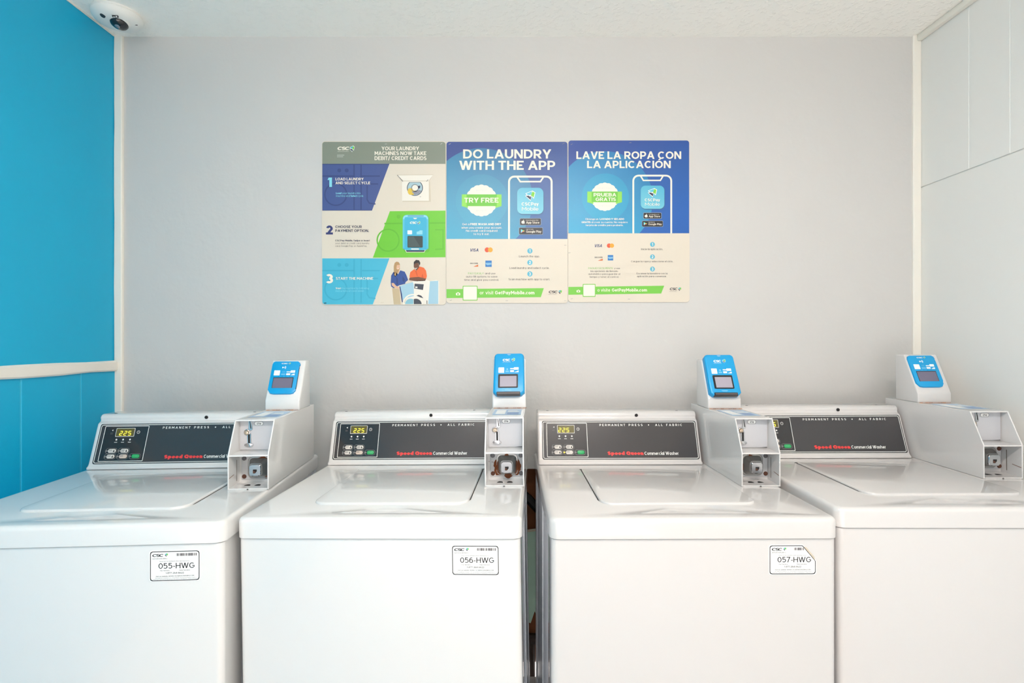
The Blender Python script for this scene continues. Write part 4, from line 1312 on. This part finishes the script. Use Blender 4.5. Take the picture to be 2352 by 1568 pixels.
def coin_box(par, E, rust, seed, bolts_r):
    X0, X1 = 0.2175, 0.3240
    th = 0.0036
    yf, ys, yp, yb = 0.256, 0.300, 0.321, 0.656
    zk, zt = 0.0918, 0.180
    Z = TOP + 0.0004
    mb = MB()
    side = [(yf, Z), (yf, Z + zk), (ys, Z + zt), (yb, Z + zt), (yb, Z)]
    for a, c in ((X0, X0 + th), (X1 - th, X1)):
        mb.prism(side, a, c, E, bev=0.0008, seg=1)
    mb.box((X0 + th, yf, Z), (X1 - th, yp, Z + th), E)
    mb.box((X0 + th, ys, Z + zt - th), (X1 - th, yb, Z + zt), E)
    mb.box((X0 + th, yf + .001, Z + zk - th), (X1 - th, yp, Z + zk), E)
    mb.box((X0 + th, yp + .001, Z), (X1 - th, yb, Z + zt - th), E)
    box = mb.build('coin_box', par, sharp=25)
    F = Frame((X0, yp, Z), (1, 0, 0), (0, 0, 1))      # faces the viewer
    W = X1 - X0
    # upper plate
    mb = MB()
    mb.slab(F, [(.0055, zk + .002), (W - .0055, zk + .002), (W - .0055, zt - .0045), (.0055, zt - .0045)], PLATEG, -0.001, 0.0020, bev=.0008, seg=1)
    mb.poly(F, [(W - .028, zk + .0025), (W - .007, zk + .0022), (W - .007, zk + .0038)], GAPD, .0023)
    mb.build('slot_plate', box)
    mb = MB()
    cu, s = .0125, 1.0
    upper = [(.0310, .1745), (.0345, .1745), (.0385, .1520), (.0360, .1475), (.0300, .1490)]
    mb.slab(F, [(u - .0016 * (1 if u < .034 else -1), v) for u, v in upper], CHROME, .0015, .0040, bev=.0008, seg=1)
    mb.slab(F, circ(.0250, .1425, .0088, 24), CHROME, .0015, .0042, bev=.0010)
    mb.slab(F, [(.0250, .1390), (.0355, .1390), (.0360, .1085), (.0255, .1085)], CHROME, .0015, .0040, bev=.0008, seg=1)
    mb.slab(F, circ(.0300, .1075, .0122, 28, .0052), CHROME, .0015, .0050, bev=.0012)
    cs = mb.build('coin_slot', box)
    mb = MB()
    mb.poly(F, [(.0318, .1735), (.0338, .1735), (.0372, .1525), (.0348, .1525)], HOLE, .0042)
    mb.poly(F, [(.0278, .1375), (.0330, .1375), (.0333, .1100), (.0283, .1100)], HOLE, .0042)
    mb.build('slot_opening', cs)
    mb = MB()
    mb.lathe([(0.0066, 0.003), (0.0066, 0.0060), (0.0048, 0.0082), (0.0, 0.0090)], mat('knob_nickel', (198, 180, 160), 0.25, metal=0.9), Matrix.Translation((X0 + .0250, yp, Z + .1425)) @ Euler((R(90), 0, 0)).to_matrix().to_4x4(), 24)
    mb.build('knob', cs)
    mb = MB()
    hexa = [(.0440, .1665), (.0475, .1718), (.0655, .1718), (.0690, .1665), (.0655, .1612), (.0475, .1612)]
    mb.slab(F, hexa, STICK, .0018, .0023)
    mb.stroke(F, hexa, .0008, INKG, .0025)
    mb.text(F, '25¢', .0510, .0622, .1640, .0050, INKB, .0026, bold=.02)
    mb.build('price_plate', box)['label'] = 'small six-sided plate reading 25¢'
    # lower coin vault
    mb = MB()
    mb.slab(F, rrect(.0095, .0110, W - .0045, zk - .0045, .0025, 3), ZINC, -.001, .0018, bev=.0008, seg=1)
    vp = mb.build('vault_plate', box)
    cu, cv = .0575, .0450
    mb = MB()
    def sq(r, rc, dd, du=0, dv=0):
        return [F.p(cu + du + x, cv + dv + z, dd) for x, z in rrect(-r, -r, r, r, rc, 6)]
    mb.rings([sq(.0300, .013, .0015), sq(.0300, .013, .0035), sq(.0275, .012, .0042), sq(.0262, .0115, .0040), sq(.0185, .009, .0240, 0, -.001), sq(.0170, .008, .0262, 0, -.001)], STEELW)
    vh = mb.build('vault_housing', vp)
    mb = MB()
    mb.rings([sq(.0160, .0075, .0260, 0, -.0015), sq(.0160, .0075, .0315, 0, -.0015), sq(.0145, .007, .0330, 0, -.0015)], CHROME)
    mb.build('lock_face', vh)
    mb = MB()
    mb.poly(F, [(cu - .0045, cv - .0095), (cu + .0010, cv - .0095), (cu + .0055, cv - .0040), (cu + .0055, cv + .0010), (cu - .0045, cv + .0010)], HOLE, .0333)
    mb.poly(F, [(cu - .0045, cv - .0085), (cu + .0005, cv - .0085), (cu + .0025, cv - .0050), (cu - .0045, cv - .0020)], BOLTR if rust else BOLT, .0335)
    mb.build('keyhole', vh)
    mb = MB()
    rust_ring(mb, F, cu, cv, .0285, .0385, rust, seed, .0022)
    rust_ring(mb, F, cu, cv - .0005, .0235, .0315, rust, seed + 1, .0047)
    mb.build('rust_stain', vp)
    for i, (u, v) in enumerate(((.0170, .0700), (.0960, .0700), (.0170, .0200), (.0960, .0200))):
        mb = MB()
        mb.lathe([(0.0060, 0.001), (0.0060, 0.0028), (0.0050, 0.0040), (0.0, 0.0042)], BOLTR if i in bolts_r else BOLT, Matrix.Translation((X0 + u, yp, Z + v)) @ Euler((R(90), 0, 0)).to_matrix().to_4x4(), 20)
        mb.build('bolt', vp)
    mb = MB()
    Fb = Frame((X0, yf, Z + th), (1, 0, 0), (0, 1, 0))
    for u in (.039, .066):
        mb.poly(Fb, [(u + .0080 * math.cos(R(q)), .028 + .012 * math.sin(R(q))) for q in range(0, 181, 20)] + [(u - .0080, .026), (u + .0080, .026)], HOLE, .0003)
    mb.poly(Fb, [(.006, .0445), (.055, .0440), (.055, .0455), (.006, .0460)], GAPD, .0003)
    mb.build('floor_slot', box)
    mb = MB()
    for xx in (X0 + th + .0003, X1 - th - .0003):
        for m_, pts in ((RUST, [(yf + .002, .0290), (yf + .030, .0330), (yf + .030, .0344), (yf + .002, .0306)]), (SEAM, [(yf + .0455, .012), (yf + .048, .012), (yf + .048, .070), (yf + .0455, .070)])):
            mb.add([(xx, p[0], Z + p[1]) for p in pts], [(0, 1, 2, 3)], m_)
    mb.build('side_slit', box)
    mb = MB()
    mb.poly(Frame((X0, yf - .0002, Z), (1, 0, 0), (0, 0, 1)), [(.049, .0002), (.055, .0002), (.0535, .0022), (.0505, .0022)], GAPD, 0)
    mb.build('drain_notch', box)
    # sticker on top of the box
    mb = MB()
    Ft = Frame((X0, 0, Z + zt), (1, 0, 0), (0, 1, 0))
    mb.poly(Ft, rrect(.014, .345, W - .010, .470, .002, 2), STICKB, .0003)
    mb.poly(Ft, [(.022, .365), (.050, .365), (.050, .455), (.022, .455)], STICK, .0005)
    mb.poly(Ft, [(.056, .360), (.090, .360), (.090, .400), (.056, .400)], mat('sticker_mid_blue', (122, 150, 190), 0.4), .0005)
    mb.poly(Ft, [(.056, .408), (.090, .408), (.090, .420), (.056, .420)], STICK, .0005)
    mb.poly(Ft, [(.056, .428), (.084, .428), (.084, .440), (.056, .440)], STICK, .0005)
    mb.build('instruction_sticker', box)['label'] = 'pale blue instruction sticker'
    return box

def reader(par, E, kind):
    X0, W = 0.2195, 0.1065
    Z = TOP + 0.1806
    Y = 0.503
    mb = MB()
    prof = [(Y, Z), (Y, Z + .030), (Y + .063, Z + .153), (Y + .105, Z + .153), (Y + .105, Z)]
    mb.prism(prof, X0, X0 + W, E, bev=0.0045, seg=3)
    mb.box((X0 + .003, Y + .001, Z - .0004), (X0 + W - .003, Y + .104, Z + .004), E)
    tw = mb.build('reader_tower', par, sharp=50)
    mb = MB()
    random.seed(11 if kind == 'A' else 12)
    Fr = Frame((X0, Y - .0006, Z), (1, 0, 0), (0, 0, 1))
    x = .004
    while x < W - .008:
        w = random.uniform(.005, .018)
        hgt = random.uniform(.0005, .0016)
        mb.poly(Fr, [(x, -.0002), (x + w, -.0002), (x + w * .9, hgt), (x + w * .45, hgt * .7), (x + w * .1, hgt)], random.choice((RUST, RUSTL)), .0002)
        x += w
    mb.poly(Frame((X0, Y - .004, Z), (1, 0, 0), (0, 1, 0)), [(.004, 0), (W - .006, .0), (W - .004, .004), (.002, .004)], RUSTL, -.0001)
    mb.build('rust_line', tw)
    a = Vector((0, .063, .123)).normalized()
    O = Vector((X0, Y, Z + .030))
    if kind == 'A':
        F = Frame(O + a * .006 + Vector((.0035, 0, 0)), (.0995, 0, 0), a * .1440)
        th = .020
        out = [(0, .07), (.10, .005), (.90, .005), (1, .07), (.985, .92), (.965, .96), (.93, .985), (.88, 1.0), (.12, 1.0), (.07, .985), (.035, .96), (.015, .92)]
        mb = MB()
        mb.slab(F, out, READER, -.001, th, bev=.006, seg=3)
        cr = mb.build('card_reader', tw)
        d = th + .0002
        mb = MB()
        mb.slab(F, rrect(.16, .155, .79, .475, .02, 3), BEZEL, th - .004, th + .0022, bev=.0008, seg=1)
        mb.build('screen_bezel', cr) if False else None
        scr = MB()
        scr.slab(F, rrect(.16, .155, .79, .475, .02, 3), BEZEL, th - .004, th + .0022)
        scr.poly(F, rrect(.215, .178, .745, .430, .008, 2), SCREENL, th + .0025)
        sc_ = scr.build('screen', tw)
        mb = MB()
        mb.text(F, 'CSC', .29, .535, .795, .060, WHITEI, d, bold=.05, shear=.06, space=0.3)
        emblem(mb, F, .585, .785, .10, .085, d, WHITEI)
        mb.text(F, 'SERVICEWORKS', .29, .55, .765, .014, WHITEI, d)
        mb.poly(F, [(.43, .968), (.57, .968), (.53, .945), (.47, .945)], STICKB, d)
        qx0, qx1, qy0, qy1 = .16, .345, .515, .645
        mb.poly(F, rrect(qx0, qy0, qx1, qy1, .012, 2), STICK, d)
        mb.poly(F, [(.39, .53), (.50, .53), (.50, .565), (.39, .565)], mat('reader_print_pale', (120, 196, 236), 0.4), d)
        mb.poly(F, circ(.445, .60, .03, 12, .022), mat('reader_print_pale', (120, 196, 236)), d)
        for q in ([(.54, .60), (.66, .60), (.66, .625), (.54, .625)], [(.66, .585), (.81, .585), (.81, .645), (.66, .645)], [(.54, .53), (.66, .53), (.66, .575), (.54, .575)], [(.67, .525), (.81, .525), (.81, .57), (.76, .55)]):
            mb.poly(F, q, STICK, d)
        mb.poly(F, [(.36, .118), (.58, .118), (.54, .095), (.40, .095)], mat('reader_print_pale', (120, 196, 236)), d)
        mb.build('face_print', tw)
        mb = MB()
        mb.slab(F, rrect(.12, -.012, .86, .062, .012, 2), BEZEL, th - .012, th + .0030, bev=.0008, seg=1)
        mb.slab(F, rrect(.14, .006, .84, .046, .006, 2), mat('slot_grey', (86, 80, 80), 0.4), th + .002, th + .0034)
        mb.build('card_slot', tw)
    else:
        F = Frame(O + a * .020 + Vector((.0040, 0, 0)), (.0880, 0, 0), a * .1130)
        th = .0060
        out = [(0, .13), (.10, .02), (.22, 0), (.80, 0), (.90, .02), (.97, .10), (.97, .15), (.95, .17), (.95, .82), (.985, .86), (1, .90), (.97, .96), (.90, 1), (.10, 1), (.03, .97), (0, .90)]
        mb = MB()
        mb.slab(F, out, READER, -.001, th, bev=.0025, seg=2)
        cr = mb.build('card_reader', tw)
        mb = MB()
        mb.poly(F, [(.95, .15), (.965, .13), (.975, .17), (.975, .82), (.955, .84), (.95, .82)], GAPD, .0004)
        mb.build('edge_gap', tw)
        d = th + .0002
        mb = MB()
        mb.text(F, 'CSC', .33, .55, .905, .034, WHITEI, d, bold=.04, shear=.06, space=0.3)
        emblem(mb, F, .58, .895, .07, .055, d, WHITEI)
        for k_, r_ in enumerate((.03, .055, .08)):
            mb.stroke(F, [(.43 + r_ * math.cos(R(q)), .80 + r_ * .78 * math.sin(R(q))) for q in range(-45, 46, 15)], .012, STICK, d, closed=False)
        mb.poly(F, [(.38, .775), (.43, .785), (.43, .815), (.38, .825)], STICK, d)
        mb.poly(F, rrect(.12, .555, .33, .710, .012, 2), STICK, d)
        mb.poly(F, [(.38, .57), (.53, .57), (.53, .61), (.38, .61)], mat('reader_print_pale', (120, 196, 236)), d)
        mb.poly(F, [(.40, .64), (.51, .64), (.51, .69), (.40, .69)], mat('reader_print_mid', (70, 172, 228), 0.4), d)
        for q in ([(.56, .65), (.70, .65), (.70, .675), (.56, .675)], [(.70, .635), (.86, .635), (.86, .71), (.70, .71)], [(.56, .565), (.70, .565), (.70, .62), (.56, .62)], [(.72, .56), (.86, .56), (.86, .61), (.80, .60)]):
            mb.poly(F, q, STICK, d)
        for q in (.30, .43, .56, .69):
            mb.poly(F, circ(q, .53, .012, 8, .008), NAVYP, d)
        mb.build('face_print', tw)
        mb = MB()
        mb.slab(F, rrect(.13, .175, .84, .495, .008, 2), BEZEL, th - .003, th + .0003)
        mb.poly(F, rrect(.145, .175, .82, .475, .006, 2), SCREEND, th + .0006)
        mb.build('screen', tw)
    return tw

def washer(label, code, kind, corner, corner_is, yaw, roll, E, dim, rust, seed, bolts_r):
    rot = Euler((0, R(roll), R(yaw)))
    lc = Vector((0.325 if corner_is == 'right' else -0.325, 0, TOP))
    loc = Vector(corner) - rot.to_matrix() @ lc
    base = Vector((loc.x, loc.y, loc.z))
    t = thing('washing_machine', label, 'washing machine', base, rot, group='row of four coin washing machines')
    # cabinet: front shell wrapping round, recessed side panels, rear flange
    mb = MB()
    mb.rings(slabring(-.3205, .0040, .3205, .10, .035, TOP - .0475, [.014, .014, .002, .002], .001, 6, 1), E)
    mb.build('front_panel', t, sharp=40)
    mb = MB()
    mb.box((-.3165, .1002, .035), (.3165, .67, TOP - .0475), SIDEP)
    for sx in (-1, 1):
        for yy in (.33, .62):
            a, c = (.3165, .3200) if sx > 0 else (-.3200, -.3165)
            mb.box((a, yy, .035), (c, yy + .012, TOP - .048), SIDEP, bev=.001, seg=1)
    mb.box((-.3190, .67, .035), (.3190, .70, TOP - .0475), SIDEP)
    mb.build('side_cabinet', t)['label'] = 'grey steel sides of the cabinet'
    # top deck with a scooped finger recess under the lid
    mb = MB()
    mb.rings(slabring(-.325, 0, .325, .71, TOP - .0455, TOP, [.022, .022, .012, .012], .011, 7, 5), E)
    deck = mb.build('top_deck', t, sharp=40)
    cut = MB()
    n, m_ = 32, 8
    rs = []
    for i in range(1, m_):
        ph = math.pi * i / m_
        rs.append([Vector((.062 * math.sin(ph) * math.cos(2 * math.pi * k / n), .0715 + .0270 * math.sin(ph) * math.sin(2 * math.pi * k / n), TOP + .0040 - .0086 * math.cos(ph))) for k in range(n)])
    cut.rings(rs, E)
    co = cut.build('cutter', t)
    bpy.context.view_layer.update()
    apply_bool(deck, co)
    deck.data.polygons.foreach_set('use_smooth', [True] * len(deck.data.polygons))
    deck.data.set_sharp_from_angle(angle=R(40))
    # lid, with the open gap on its two sides and hinge nicks
    mb = MB()
    mb.rings(slabring(-.192, .098, .192, .448, TOP - .001, TOP + .0052, [.034, .034, .004, .004], .0048, 8, 4), E)
    lid = mb.build('lid', t, sharp=40)
    mb = MB()
    Fd = Frame((0, 0, TOP), (1, 0, 0), (0, 1, 0))
    for s in (-1, 1):
        pts = [(s * .1905, .450), (s * .1945, .450), (s * .1945, .137), (s * .1835, .1125), (s * .1780, .1125), (s * .1905, .140)]
        mb.poly(Fd, pts, GAPD, .0004)
        mb.poly(Fd, [(s * .186, .452), (s * .197, .452), (s * .197, .457), (s * .190, .459)], HOLE, .0005)
    mb.build('lid_gap', t)
    console(t, E, dim)
    coin_box(t, E, rust, seed, bolts_r)
    reader(t, E, kind)
    if code:
        service_label(t, code, code == '057')
    # levelling feet down to the floor
    Mx = Matrix.Translation(base) @ rot.to_matrix().to_4x4()
    for sx in (-.28, .28):
        for sy in (.06, .63):
            zl = -(Mx @ Vector((sx, sy, 0))).z
            mb = MB()
            mb.lathe([(0.022, zl), (0.022, zl + .010), (0.008, zl + .014), (0.008, .0352)], RUBBER, Matrix.Translation((sx, sy, 0)), 16)
            mb.build('foot', t)
    return t

washer('white coin washer labelled 055-HWG, standing beside the blue wall', '055', 'B', (-0.631, 1.163, .915), 'right', 4.0, 0.0, ENAM, '', [(20, 100), (-70, 30)], 3, (2,))
washer('white coin washer labelled 056-HWG, second from the blue wall', '056', 'A', (-0.6275, 1.2025, .9098), 'left', -2.8, -0.93, ENAM, '', [(150, 245), (-60, 35), (75, 110), (250, 300)], 5, (2,))
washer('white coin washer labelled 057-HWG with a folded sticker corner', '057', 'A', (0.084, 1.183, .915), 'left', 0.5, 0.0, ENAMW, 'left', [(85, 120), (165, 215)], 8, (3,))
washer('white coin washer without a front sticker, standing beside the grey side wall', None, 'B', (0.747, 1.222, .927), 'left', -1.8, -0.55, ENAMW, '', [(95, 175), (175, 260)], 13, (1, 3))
